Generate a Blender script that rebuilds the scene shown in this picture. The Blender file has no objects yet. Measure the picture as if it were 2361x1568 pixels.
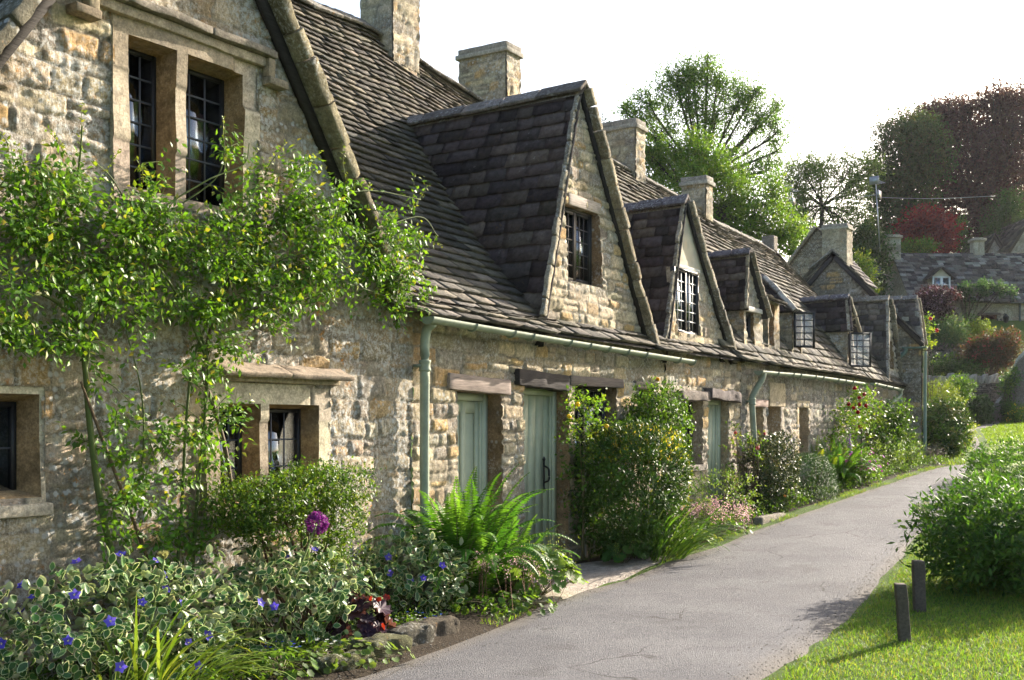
import bpy, math
import numpy as np
PI = math.pi
sc = bpy.context.scene
col = sc.collection
rng = np.random.default_rng(11)
R = lambda a, b, n=None: rng.uniform(a, b, n)

# ---------------------------------------------------------------- camera geometry (used to survey real positions)
F, CX, HZ, EYE = 2600., 1180.5, 979., 1.52
DS, NV, P0 = (.5326, .8464), (.8464, -.5326), (.27, 11.6)
def fac(x, y, v=0.):            # photo point on the facade plane offset v -> s, z
    r = (x-CX)/F; ax = P0[0]+NV[0]*v; ay = P0[1]+NV[1]*v
    s = (r*ay-ax)/(DS[0]-r*DS[1]); Y = ay+DS[1]*s
    return s, (HZ-y)/F*Y+EYE
def perp(x, y, s):              # photo point on the plane across the row at s -> v, z
    r = (x-CX)/F; ax = P0[0]+DS[0]*s; ay = P0[1]+DS[1]*s
    v = (r*ay-ax)/(NV[0]-r*NV[1]); Y = ay+NV[1]*v
    return v, (HZ-y)/F*Y+EYE
def W(s, v, z): return np.array([s, -v, z], float)
def cam(X, Y, z):               # camera-aligned ground frame -> world
    a, b = X-P0[0], Y-P0[1]
    return np.array([a*DS[0]+b*DS[1], -(a*NV[0]+b*NV[1]), z], float)
def at(x, y, Y): return cam((x-CX)/F*Y, Y, (HZ-y)/F*Y+EYE)
def depth(s, v): return P0[1]+DS[1]*s+NV[1]*v
def ramp(x, a, b): 
    t = np.clip((x-a)/(b-a), 0, 1); return t*t*(3-2*t)
def g(s, v):                    # ground height
    s = np.asarray(s, float); v = np.asarray(v, float)
    z = np.where(s < 0, 0, np.where(s < 18, .047*s, .846+.037*(np.minimum(s, 48)-18)))
    Y = depth(s, v)
    hill = np.where(Y > 46.4, np.minimum(1.9+.42*(Y-46.4), 6.0+.16*(Y-56))-1.2, 0)
    z = z+np.where(Y > 46.4, np.clip(hill, 0, 30), 0)
    back = np.clip(.3*(-v-8), 0, 12)*ramp(s, -30, 5)*(1-ramp(Y, 30, 46))
    return z+back
def gp(x, y):                   # photo point on the ground -> s, v
    lo, hi = 3., 60.
    for _ in range(50):
        Y = (lo+hi)/2; p = at(x, y, Y)
        if p[2] > g(p[0], -p[1]): lo = Y
        else: hi = Y
    return p[0], -p[1]

# ---------------------------------------------------------------- noise
def _h(i, j, k, seed):
    i = i.astype(np.int64).astype(np.uint32); j = j.astype(np.int64).astype(np.uint32); k = k.astype(np.int64).astype(np.uint32)
    with np.errstate(over='ignore'):
        x = i*np.uint32(374761393)+j*np.uint32(668265263)+k*np.uint32(2147483647)+np.uint32(seed*7919+17)
        x = (x ^ (x >> np.uint32(13)))*np.uint32(1274126177)
        x = (x ^ (x >> np.uint32(15)))*np.uint32(2246822519)
        x = x ^ (x >> np.uint32(16))
    return (x & np.uint32(0xffff))/65535.
def noise(p, f=1., seed=0):
    p = np.asarray(p, float)*f; i = np.floor(p); t = p-i; t = t*t*(3-2*t)
    o = 0
    for a in (0, 1):
        for b in (0, 1):
            for c in (0, 1):
                w = (t[..., 0] if a else 1-t[..., 0])*(t[..., 1] if b else 1-t[..., 1])*(t[..., 2] if c else 1-t[..., 2])
                o = o+w*_h(i[..., 0]+a, i[..., 1]+b, i[..., 2]+c, seed)
    return o
def fbm(p, f=1., seed=0, o=3):
    return sum(noise(p, f*2**k, seed+k)*.5**k for k in range(o))/sum(.5**k for k in range(o))
def unit(a): return a/np.maximum(np.linalg.norm(a, axis=-1, keepdims=True), 1e-9)
def rdir(n): return unit(rng.normal(size=(n, 3)))

# ---------------------------------------------------------------- mesh builder
def root_of(o):
    while o.parent: o = o.parent
    return o
class MB:
    def __init__(s): s.V = []; s.Q = []; s.T = []; s.C = []; s.n = 0
    def add(s, v, q=None, t=None, c=(.5, .5, .5)):
        v = np.asarray(v, float).reshape(-1, 3); n = len(v)
        if n == 0: return
        c = np.asarray(c, float)
        if c.ndim == 1: c = np.tile(c, (n, 1))
        s.V.append(v); s.C.append(c.reshape(-1, 3))
        if q is not None and len(q): s.Q.append(np.asarray(q, int).reshape(-1, 4)+s.n)
        if t is not None and len(t): s.T.append(np.asarray(t, int).reshape(-1, 3)+s.n)
        s.n += n
    def build(s, name, mat, parent=None, smooth=False):
        V = np.concatenate(s.V); C = np.concatenate(s.C)
        Q = np.concatenate(s.Q) if s.Q else np.zeros((0, 4), int)
        T = np.concatenate(s.T) if s.T else np.zeros((0, 3), int)
        me = bpy.data.meshes.new(name)
        if parent is not None: V = V-np.array(root_of(parent).location)
        me.vertices.add(len(V)); me.vertices.foreach_set('co', V.astype(np.float32).ravel())
        li = np.concatenate([Q.ravel(), T.ravel()]).astype(np.int32)
        ls = np.concatenate([np.arange(len(Q))*4, len(Q)*4+np.arange(len(T))*3]).astype(np.int32)
        me.loops.add(len(li)); me.loops.foreach_set('vertex_index', li)
        me.polygons.add(len(ls)); me.polygons.foreach_set('loop_start', ls)
        if smooth: me.polygons.foreach_set('use_smooth', np.ones(len(ls), bool))
        me.update(calc_edges=True); me.validate()
        a = me.color_attributes.new('Col', 'FLOAT_COLOR', 'POINT')
        a.data.foreach_set('color', np.concatenate([C, np.ones((len(C), 1))], 1).astype(np.float32).ravel())
        me.materials.append(mat)
        o = bpy.data.objects.new(name, me); col.objects.link(o)
        if parent is not None: o.parent = parent
        return o
def tag(o, label, cat, group=None, kind=None):
    if kind: o['kind'] = kind
    if label: o['label'] = label
    if cat: o['category'] = cat
    if group: o['group'] = group
    return o
def thing(name, label, cat, loc, group=None):
    o = bpy.data.objects.new(name, None); col.objects.link(o); o.location = [float(x) for x in loc]; o.empty_display_size = .2
    return tag(o, label, cat, group)

BOXQ = np.array([(0, 1, 3, 2), (4, 6, 7, 5), (0, 4, 5, 1), (2, 3, 7, 6), (0, 2, 6, 4), (1, 5, 7, 3)])
def obox(mb, c, ex, ey, ez, colr, jit=0.):
    c = np.asarray(c, float); ex, ey, ez = (np.asarray(e, float) for e in (ex, ey, ez))
    v = np.array([c+a*ex+b*ey+d*ez for a in (-1, 1) for b in (-1, 1) for d in (-1, 1)])
    if jit: v = v+R(-jit, jit, (8, 3))
    mb.add(v, BOXQ, None, colr)
def box(mb, a, b, colr, jit=0.):   # a, b in (s, v, z)
    a, b = W(*a), W(*b); h = (b-a)/2
    obox(mb, (a+b)/2, (abs(h[0]), 0, 0), (0, abs(h[1]), 0), (0, 0, abs(h[2])), colr, jit)
def rbox(mb, c, ex, ey, ez, colr, res=.05, amp=.006, r=.012, var=.12, seed=0, freq=9.):
    """stone/timber block: rounded edges, uneven faces. ex, ey, ez are half-extent vectors."""
    c = np.asarray(c, float); E = [np.asarray(e, float) for e in (ex, ey, ez)]
    L = np.array([np.linalg.norm(e) for e in E]); U = [e/l for e, l in zip(E, L)]
    r = min(r, *(L*.45))
    for ax in range(3):
        b, d = (ax+1) % 3, (ax+2) % 3
        def lin(l):
            n = max(2, int(round(2*l/res))); x = np.linspace(-l+r, l-r, n); return np.concatenate([[-l], x, [l]])
        B, D = np.meshgrid(lin(L[b]), lin(L[d]), indexing='ij')
        for sg in (-1, 1):
            p = np.zeros(B.shape+(3,)); p[..., ax] = sg*L[ax]; p[..., b] = B; p[..., d] = D
            q = np.clip(p, -L+r, L-r); dv = p-q; p = q+dv/np.maximum(np.linalg.norm(dv, axis=-1, keepdims=True), 1e-9)*r
            w = c+p[..., 0:1]*U[0]+p[..., 1:2]*U[1]+p[..., 2:3]*U[2]
            n3 = np.stack([fbm(w, freq, seed+k*5, 2)-.5 for k in range(3)], -1)
            w = w+n3*2*amp
            cc = np.asarray(colr)*(1+var*2*(fbm(w, 14, seed+3, 2)-.5))[..., None]
            ni, nj = B.shape; I = np.arange(ni*nj).reshape(ni, nj)
            qd = np.stack([I[:-1, :-1], I[1:, :-1], I[1:, 1:], I[:-1, 1:]], -1).reshape(-1, 4)
            mb.add(w.reshape(-1, 3), qd if sg > 0 else qd[:, ::-1], None, cc.reshape(-1, 3))
def sbox(mb, a, b, colr, **k):      # rough block between (s, v, z) corners
    a, b = W(*a), W(*b); h = np.abs(b-a)/2
    rbox(mb, (a+b)/2, (h[0], 0, 0), (0, h[1], 0), (0, 0, h[2]), colr, **k)
def tube(mb, pts, rad, colr, seg=6, cap=True):
    P = np.asarray(pts, float); n = len(P); rad = np.broadcast_to(np.asarray(rad, float), (n,))
    T = unit(np.gradient(P, axis=0)); up = np.array([0, 0, 1.]) if abs(T[0][2]) < .9 else np.array([1., 0, 0])
    A = unit(np.cross(T, up)); B = np.cross(T, A)
    th = np.arange(seg)*2*PI/seg
    v = P[:, None]+rad[:, None, None]*(np.cos(th)[None, :, None]*A[:, None]+np.sin(th)[None, :, None]*B[:, None])
    I = np.arange(n*seg).reshape(n, seg); J = np.roll(I, -1, 1)
    q = np.stack([I[:-1], J[:-1], J[1:], I[1:]], -1).reshape(-1, 4)
    v = v.reshape(-1, 3); t = []
    if cap:
        v = np.concatenate([v, P[:1], P[-1:]]); k = n*seg
        for a in range(seg): t += [(k, (a+1) % seg, a), (k+1, (n-1)*seg+a, (n-1)*seg+(a+1) % seg)]
    mb.add(v, q, t, colr)
def curve(pts, n=12):               # smooth polyline through points
    P = np.asarray(pts, float); m = len(P)
    if m == 2: return P[0]+(P[1]-P[0])*np.linspace(0, 1, n)[:, None]
    E = np.concatenate([2*P[:1]-P[1:2], P, 2*P[-1:]-P[-2:-1]]); o = []
    per = max(2, n//(m-1))
    for i in range(m-1):
        a, b, c, d = E[i:i+4]
        for t in np.linspace(0, 1, per, endpoint=False):
            o.append(.5*((2*b)+(c-a)*t+(2*a-5*b+4*c-d)*t*t+(3*b-a-3*c+d)*t**3))
    return np.array(o+[P[-1]])

# ---------------------------------------------------------------- materials
def newmat(name):
    m = bpy.data.materials.new(name); m.use_nodes = True; nt = m.node_tree
    b = nt.nodes['Principled BSDF']; return m, nt, b, nt.nodes, nt.links
def N(nt, t, **k):
    n = nt.nodes.new(t)
    for a, b in k.items():
        if a in ('op',): n.operation = b
        else: n.inputs[a].default_value = b
    return n
def coord(nt, scale=(1, 1, 1)):
    g_ = nt.nodes.new('ShaderNodeNewGeometry'); mp = nt.nodes.new('ShaderNodeMapping'); mp.inputs['Scale'].default_value = scale
    nt.links.new(g_.outputs['Position'], mp.inputs['Vector']); return mp.outputs['Vector']
def nz(nt, scale, detail=4, rough=.55, vec=None, dist=0.):
    n = N(nt, 'ShaderNodeTexNoise', Scale=scale, Detail=detail, Roughness=rough, Distortion=dist)
    nt.links.new(vec if vec is not None else coord(nt), n.inputs['Vector']); return n.outputs['Fac']
def rmp(nt, x, a, b, lo=0., hi=1.):
    n = N(nt, 'ShaderNodeMapRange'); nt.links.new(x, n.inputs[0])
    for i, v in enumerate((a, b, lo, hi)): n.inputs[i+1].default_value = v
    return n.outputs[0]
def mth(nt, op, a, b):
    n = nt.nodes.new('ShaderNodeMath'); n.operation = op
    for i, x in enumerate((a, b)):
        if isinstance(x, (int, float)): n.inputs[i].default_value = x
        else: nt.links.new(x, n.inputs[i])
    return n.outputs[0]
def mixc(nt, f, a, b, blend='MIX'):
    n = nt.nodes.new('ShaderNodeMix'); n.data_type = 'RGBA'; n.blend_type = blend
    for i, x in ((0, f), (6, a), (7, b)):
        if isinstance(x, (int, float)): n.inputs[i].default_value = x
        elif isinstance(x, tuple): n.inputs[i].default_value = x+(1,) if len(x) == 3 else x
        else: nt.links.new(x, n.inputs[i])
    return n.outputs[2]
def vcol(nt): 
    n = nt.nodes.new('ShaderNodeAttribute'); n.attribute_name = 'Col'; return n.outputs['Color']
def scalec(nt, c, f):               # colour times a grey factor socket
    cr = nt.nodes.new('ShaderNodeCombineColor')
    for i in range(3): nt.links.new(f, cr.inputs[i])
    return mixc(nt, 1., c, cr.outputs[0], 'MULTIPLY')
def bump(nt, b, h, strength=.5, dist=.02):
    n = N(nt, 'ShaderNodeBump', Strength=strength, Distance=dist); nt.links.new(h, n.inputs['Height']); nt.links.new(n.outputs[0], b.inputs['Normal'])

def stone_mat(name, lich=.5, orange=.4, streak=.5, bs=.6):
    m, nt, b, nn, ll = newmat(name)
    c = scalec(nt, vcol(nt), rmp(nt, nz(nt, 15, 8, .8), .3, .7, .42, 1.5))
    c = scalec(nt, c, rmp(nt, nz(nt, 62, 4, .8), .3, .7, .62, 1.36))
    c = mixc(nt, mth(nt, 'MULTIPLY', rmp(nt, nz(nt, 2.3, 3), .5, .72), .4), c, (.19, .17, .145))      # grey weathering in patches
    vo = N(nt, 'ShaderNodeTexVoronoi', Scale=17.); ll.new(coord(nt), vo.inputs['Vector'])
    spots = mth(nt, 'MULTIPLY', rmp(nt, vo.outputs['Distance'], .38, .22), rmp(nt, nz(nt, 2.6, 3), .6-.2*lich, .72-.2*lich))
    fine = mth(nt, 'MULTIPLY', rmp(nt, nz(nt, 30, 6, .8), .56-.08*lich, .63-.08*lich), rmp(nt, nz(nt, 1.7, 3), .5-.14*lich, .64-.1*lich))
    c = mixc(nt, mth(nt, 'MULTIPLY', mth(nt, 'MAXIMUM', spots, fine), .75*min(1, lich*1.6)), c, (.66, .67, .66))
    og = mth(nt, 'MULTIPLY', rmp(nt, nz(nt, 19, 4, .7), .6-.05*orange, .68), rmp(nt, nz(nt, 3.1, 2), .5, .64))
    c = mixc(nt, mth(nt, 'MULTIPLY', og, min(1, orange*1.8)), c, (.5, .23, .045))
    ll.new(c, b.inputs['Base Color']); b.inputs['Roughness'].default_value = .93; b.inputs['Specular IOR Level'].default_value = .15
    h = mth(nt, 'ADD', mth(nt, 'MULTIPLY', nz(nt, 26, 8, .78), 1.1), mth(nt, 'MULTIPLY', nz(nt, 1, 5, .7, coord(nt, (60, 60, 10))), streak*.9))
    bump(nt, b, h, min(1, bs*1.35), .035); return m
def tint_mat(name, rough=.8, spec=.2, var=(8, .8, 1.2), bscale=40, bs=.25, bd=.01, metal=0.):
    m, nt, b, nn, ll = newmat(name)
    ll.new(scalec(nt, vcol(nt), rmp(nt, nz(nt, var[0], 5, .65), .25, .75, var[1], var[2])), b.inputs['Base Color'])
    b.inputs['Roughness'].default_value = rough; b.inputs['Specular IOR Level'].default_value = spec; b.inputs['Metallic'].default_value = metal
    if bs: bump(nt, b, nz(nt, bscale, 5, .65), bs, bd)
    return m
def wood_mat(name):
    m, nt, b, nn, ll = newmat(name)
    f = nz(nt, 1, 5, .7, coord(nt, (5, 60, 60)))
    ll.new(scalec(nt, vcol(nt), rmp(nt, f, .3, .7, .6, 1.3)), b.inputs['Base Color']); b.inputs['Roughness'].default_value = .85; b.inputs['Specular IOR Level'].default_value = .2
    bump(nt, b, f, .6, .012); return m
def leaf_mat(name, trans=.4, rough=.38, spec=.45, tint=(1.9, 1.75, .75)):
    m, nt, b, nn, ll = newmat(name)
    c = scalec(nt, vcol(nt), rmp(nt, nz(nt, 9, 3), .3, .7, .82, 1.18))
    ll.new(c, b.inputs['Base Color']); b.inputs['Roughness'].default_value = rough; b.inputs['Specular IOR Level'].default_value = spec
    t = nn.new('ShaderNodeBsdfTranslucent'); ll.new(mixc(nt, 1., c, tint, 'MULTIPLY'), t.inputs['Color'])
    mx = nn.new('ShaderNodeMixShader'); mx.inputs[0].default_value = trans
    ll.new(b.outputs[0], mx.inputs[1]); ll.new(t.outputs[0], mx.inputs[2]); ll.new(mx.outputs[0], nn['Material Output'].inputs['Surface']); return m
def glass_mat():
    m, nt, b, nn, ll = newmat('window_glass')
    tr = nn.new('ShaderNodeBsdfTransparent'); tr.inputs[0].default_value = (.72, .76, .78, 1)
    gl = nn.new('ShaderNodeBsdfGlossy'); gl.inputs['Roughness'].default_value = .06; gl.inputs[0].default_value = (.85, .9, .95, 1)
    bp = N(nt, 'ShaderNodeBump', Strength=.25, Distance=.02); ll.new(nz(nt, 5, 2), bp.inputs['Height']); ll.new(bp.outputs[0], gl.inputs['Normal'])
    fr0 = N(nt, 'ShaderNodeFresnel', IOR=1.5); fr = nn.new('ShaderNodeMath'); fr.operation = 'ADD'; fr.inputs[1].default_value = .13; ll.new(fr0.outputs[0], fr.inputs[0]); mx = nn.new('ShaderNodeMixShader')
    ll.new(fr.outputs[0], mx.inputs[0]); ll.new(tr.outputs[0], mx.inputs[1]); ll.new(gl.outputs[0], mx.inputs[2]); ll.new(mx.outputs[0], nn['Material Output'].inputs['Surface'])
    return m
def slate_mat():
    m, nt, b, nn, ll = newmat('stone_slate')
    c = scalec(nt, vcol(nt), rmp(nt, nz(nt, 16, 5, .7), .28, .72, .55, 1.4))
    fine = mth(nt, 'MULTIPLY', rmp(nt, nz(nt, 13, 5, .75), .6, .68), rmp(nt, nz(nt, 2.2, 3), .5, .62))
    c = mixc(nt, mth(nt, 'MULTIPLY', fine, .7), c, (.4, .4, .39))
    moss = mth(nt, 'MULTIPLY', rmp(nt, nz(nt, 24, 4), .58, .66), rmp(nt, nz(nt, 1.9, 2), .52, .64))
    c = mixc(nt, mth(nt, 'MULTIPLY', moss, .6), c, (.16, .11, .06))
    ll.new(c, b.inputs['Base Color']); b.inputs['Roughness'].default_value = .88; b.inputs['Specular IOR Level'].default_value = .25
    bump(nt, b, nz(nt, 30, 8, .75), .9, .03); return m
def sky_pane_mat():
    m, nt, b, nn, ll = newmat('sky_glare_glass'); b.inputs['Base Color'].default_value = (.62, .64, .66, 1); b.inputs['Roughness'].default_value = .25  # whitish base colour painted in for the sky's reflection on the open casements
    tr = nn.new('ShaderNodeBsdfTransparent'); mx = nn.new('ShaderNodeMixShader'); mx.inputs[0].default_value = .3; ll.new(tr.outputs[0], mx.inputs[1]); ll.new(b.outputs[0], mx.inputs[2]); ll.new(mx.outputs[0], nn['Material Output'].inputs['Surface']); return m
M = dict(sky_pane=sky_pane_mat(),
    stone=stone_mat('rubble_stone', .45, .35), lichen=stone_mat('lichen_stone', .9, .8, .8, .75), ashlar=stone_mat('dressed_stone', .12, .15, .15, .3),
    drystone=stone_mat('dry_stone', .3, .2), slate=slate_mat(), wood=wood_mat('weathered_timber'),
    paint=tint_mat('sage_paint', .5, .3, (7, .86, 1.1), 50, .15), pipe=tint_mat('pipe_paint', .75, .15, (9, .75, 1.15), 30, .2),
    iron=tint_mat('black_iron', .5, .4), lead=tint_mat('lead_bars', .55, .4), white=tint_mat('white_paint', .5, .3, (4, .94, 1.04)), plaster=tint_mat('lime_plaster', .9, .1, (4, .88, 1.1), 30, .3),
    curtain=tint_mat('curtain_cloth', .9, .1), dark=tint_mat('room_shade_board', .95, .05, (5, .9, 1.1), 40, 0),
    leaf=leaf_mat('leaf_blades', .42, .48, .25), gloss=leaf_mat('glossy_leaves', .38, .46, .28), dense=leaf_mat('dense_leaves', .16, .5, .22), vari=leaf_mat('variegated_leaves', .22, .45, .35, (1.3, 1.4, .9)), far=leaf_mat('tree_leaves', .45, .55, .2), petal=leaf_mat('petals', .35, .6, .2, (1.2, 1.15, 1.15)),
    stem=tint_mat('plant_stems', .7, .25), bark=tint_mat('tree_bark', .9, .15, (6, .7, 1.3), 25, .6, .03), glass=glass_mat(), metal=tint_mat('aerial_metal', .4, .5, metal=.6))
# ---------------------------------------------------------------- building kit
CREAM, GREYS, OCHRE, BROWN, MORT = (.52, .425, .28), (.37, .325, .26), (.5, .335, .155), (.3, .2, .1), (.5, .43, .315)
PAL = [CREAM, CREAM, GREYS, OCHRE, (.44, .355, .235), (.34, .285, .215), (.55, .46, .32)]
def snap(lo, hi, res, fix):
    n = max(2, int(round((hi-lo)/res))); a = np.linspace(lo, hi, n+1); fx = np.array(sorted({f for f in fix if lo < f < hi}))
    if len(fx):
        a = np.array([x for x in a if x in (lo, hi) or np.min(np.abs(fx-x)) > res*.45]); a = np.sort(np.concatenate([a, fx]))
    return a
def stonework(mb, u0, u1, z0, z1, pos, res=.025, holes=(), inside=None, ch=(.09, .19), sw=(.14, .42), deep=.024, pal=PAL, mort=MORT,
              joint=.008, smear=.5, seed=1, rough=1., rev=.2, revcol=BROWN, splay=0., edge=.011, irreg=1.):
    """Rubble masonry as a real relief: every stone stands proud of its joints. pos(u, z, h) -> world."""
    r = np.random.default_rng(seed)
    us = snap(u0, u1, res, [x for h in holes for x in h[:2]]); zs = snap(z0, z1, res, [x for h in holes for x in h[2:4]])
    U, Z = np.meshgrid(us, zs, indexing='ij'); P3 = np.stack([U, Z, np.full_like(U, seed*3.7)], -1)
    Uw = U+irreg*(.045*(noise(P3, 5.5, seed)-.5)+.02*(noise(P3, 17, seed+1)-.5)); Zw = Z+irreg*(.05*(noise(P3, 3.3, seed+2)-.5)+.024*(noise(P3, 14, seed+3)-.5))
    ce = [z0-.2]
    while ce[-1] < z1+.3: ce.append(ce[-1]+r.uniform(*ch))
    ce = np.array(ce); k = np.clip(np.searchsorted(ce, Zw)-1, 0, len(ce)-2)
    D = np.zeros_like(U); RR = np.zeros_like(U); TT = np.zeros_like(U); C = np.zeros(U.shape+(3,)); pal = np.array(pal)
    for i in range(len(ce)-1):
        mk = k == i
        if not mk.any(): continue
        se = [u0-.4-r.uniform(0, .3)]; hgt = ce[i+1]-ce[i]
        while se[-1] < u1+.5: se.append(se[-1]+r.uniform(*sw)*(.6+3.2*hgt))
        se = np.array(se); x = Uw[mk]; j = np.clip(np.searchsorted(se, x)-1, 0, len(se)-2)
        n = len(se); rr = r.random(n); cc = pal[r.integers(0, len(pal), n)]*r.uniform(.68, 1.25, (n, 1))*(1+.022*r.normal(size=(n, 3)))
        z = Zw[mk]; sp = (r.random(n) < .22) & (hgt > .11); top = z > (ce[i]+hgt*.5)           # some courses split into two thin stones
        dz = np.where(sp[j], np.minimum(np.abs(z-(ce[i]+hgt*.5)), np.minimum(z-ce[i], ce[i+1]-z)), np.minimum(z-ce[i], ce[i+1]-z))
        jj = (j+3*top*sp[j]) % n
        du = np.minimum(x-se[j], se[j+1]-x)
        D[mk] = np.minimum(du, dz)-.25*np.clip(.02-np.abs(du-dz), 0, .02); RR[mk] = rr[jj]; ta, tb = r.normal(size=n)*.055, r.normal(size=n)*.05; TT[mk] = np.clip(ta[jj]*(x-(se[j]+se[j+1])/2)+tb[jj]*(z-ce[i]-hgt/2), -.012, .012); C[mk] = np.clip(cc[jj], .03, .8)
    pr = np.clip((D-joint)/edge, 0, 1); pr = pr*pr*(3-2*pr)
    n1 = fbm(P3, 24, seed+5, 3)-.5; n2 = fbm(P3, 7, seed+8, 2)-.5
    h = pr*(deep*(.45+.9*RR)+TT)+rough*pr*(.75*deep*n1*2+.35*deep*n2*2)
    sm = smear*ramp(fbm(P3, 1.3, seed+11, 3), .48-.1*smear, .62)
    h = h*(1-.75*sm)+sm*deep*(.7+.8*n2+.9*n1)
    h = h+.03*rough*(noise(P3, .9, seed+14)-.5)
    w = np.maximum(1-pr, sm*.75)[..., None]
    C = C*(1-w)+np.array(mort)*(1+.3*n2[..., None])*w; C = C*(1-.5*np.exp(-((D-joint*.6)/.006)**2)*(1-.6*sm))[..., None]  # dark line painted round each stone: crevice dirt plus the joint's shadow line
    V = pos(U, Z, h); I = np.arange(U.size).reshape(U.shape)
    uc = (us[:-1]+us[1:])/2; zc = (zs[:-1]+zs[1:])/2; UC, ZC = np.meshgrid(uc, zc, indexing='ij')
    keep = np.ones(UC.shape, bool)
    for a in holes: keep &= ~((UC > a[0]) & (UC < a[1]) & (ZC > a[2]) & (ZC < a[3]))
    if inside is not None: keep &= inside(UC, ZC)
    q = np.stack([I[:-1, :-1], I[1:, :-1], I[1:, 1:], I[:-1, 1:]], -1)[keep]
    mb.add(V.reshape(-1, 3), q, None, C.reshape(-1, 3))
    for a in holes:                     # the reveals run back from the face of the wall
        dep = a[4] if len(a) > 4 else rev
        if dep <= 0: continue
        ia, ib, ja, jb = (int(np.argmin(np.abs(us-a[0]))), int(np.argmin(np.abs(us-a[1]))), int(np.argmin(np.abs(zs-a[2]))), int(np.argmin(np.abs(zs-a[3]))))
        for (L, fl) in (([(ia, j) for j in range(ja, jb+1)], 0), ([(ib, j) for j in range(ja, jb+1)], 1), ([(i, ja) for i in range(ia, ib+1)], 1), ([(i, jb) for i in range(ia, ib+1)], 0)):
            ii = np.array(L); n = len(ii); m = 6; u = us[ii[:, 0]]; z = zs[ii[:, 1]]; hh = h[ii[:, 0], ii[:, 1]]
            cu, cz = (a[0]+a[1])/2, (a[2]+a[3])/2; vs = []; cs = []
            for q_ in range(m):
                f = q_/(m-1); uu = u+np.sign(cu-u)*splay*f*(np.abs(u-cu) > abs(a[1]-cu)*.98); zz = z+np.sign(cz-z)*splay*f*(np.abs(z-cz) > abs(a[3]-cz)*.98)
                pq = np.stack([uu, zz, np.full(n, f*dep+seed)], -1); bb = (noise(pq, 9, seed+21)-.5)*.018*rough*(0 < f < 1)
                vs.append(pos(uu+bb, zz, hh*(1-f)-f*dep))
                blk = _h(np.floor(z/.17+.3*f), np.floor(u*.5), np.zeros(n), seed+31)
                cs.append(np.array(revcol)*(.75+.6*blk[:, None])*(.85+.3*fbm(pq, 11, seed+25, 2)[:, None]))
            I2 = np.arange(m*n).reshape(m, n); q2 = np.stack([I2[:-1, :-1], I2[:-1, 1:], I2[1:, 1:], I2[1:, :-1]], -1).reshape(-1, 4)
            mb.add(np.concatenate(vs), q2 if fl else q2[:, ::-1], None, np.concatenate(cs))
def fpos(v0=0., lean=0., zl=2.5):   # facade face at offset v0; above zl it leans back
    return lambda u, z, h: np.stack([u, -(v0+h-lean*np.maximum(0, z-zl)), z], -1)
def spos(s0): return lambda u, z, h: np.stack([s0-h, -u, z], -1)   # face looking back along the row, u = v

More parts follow.
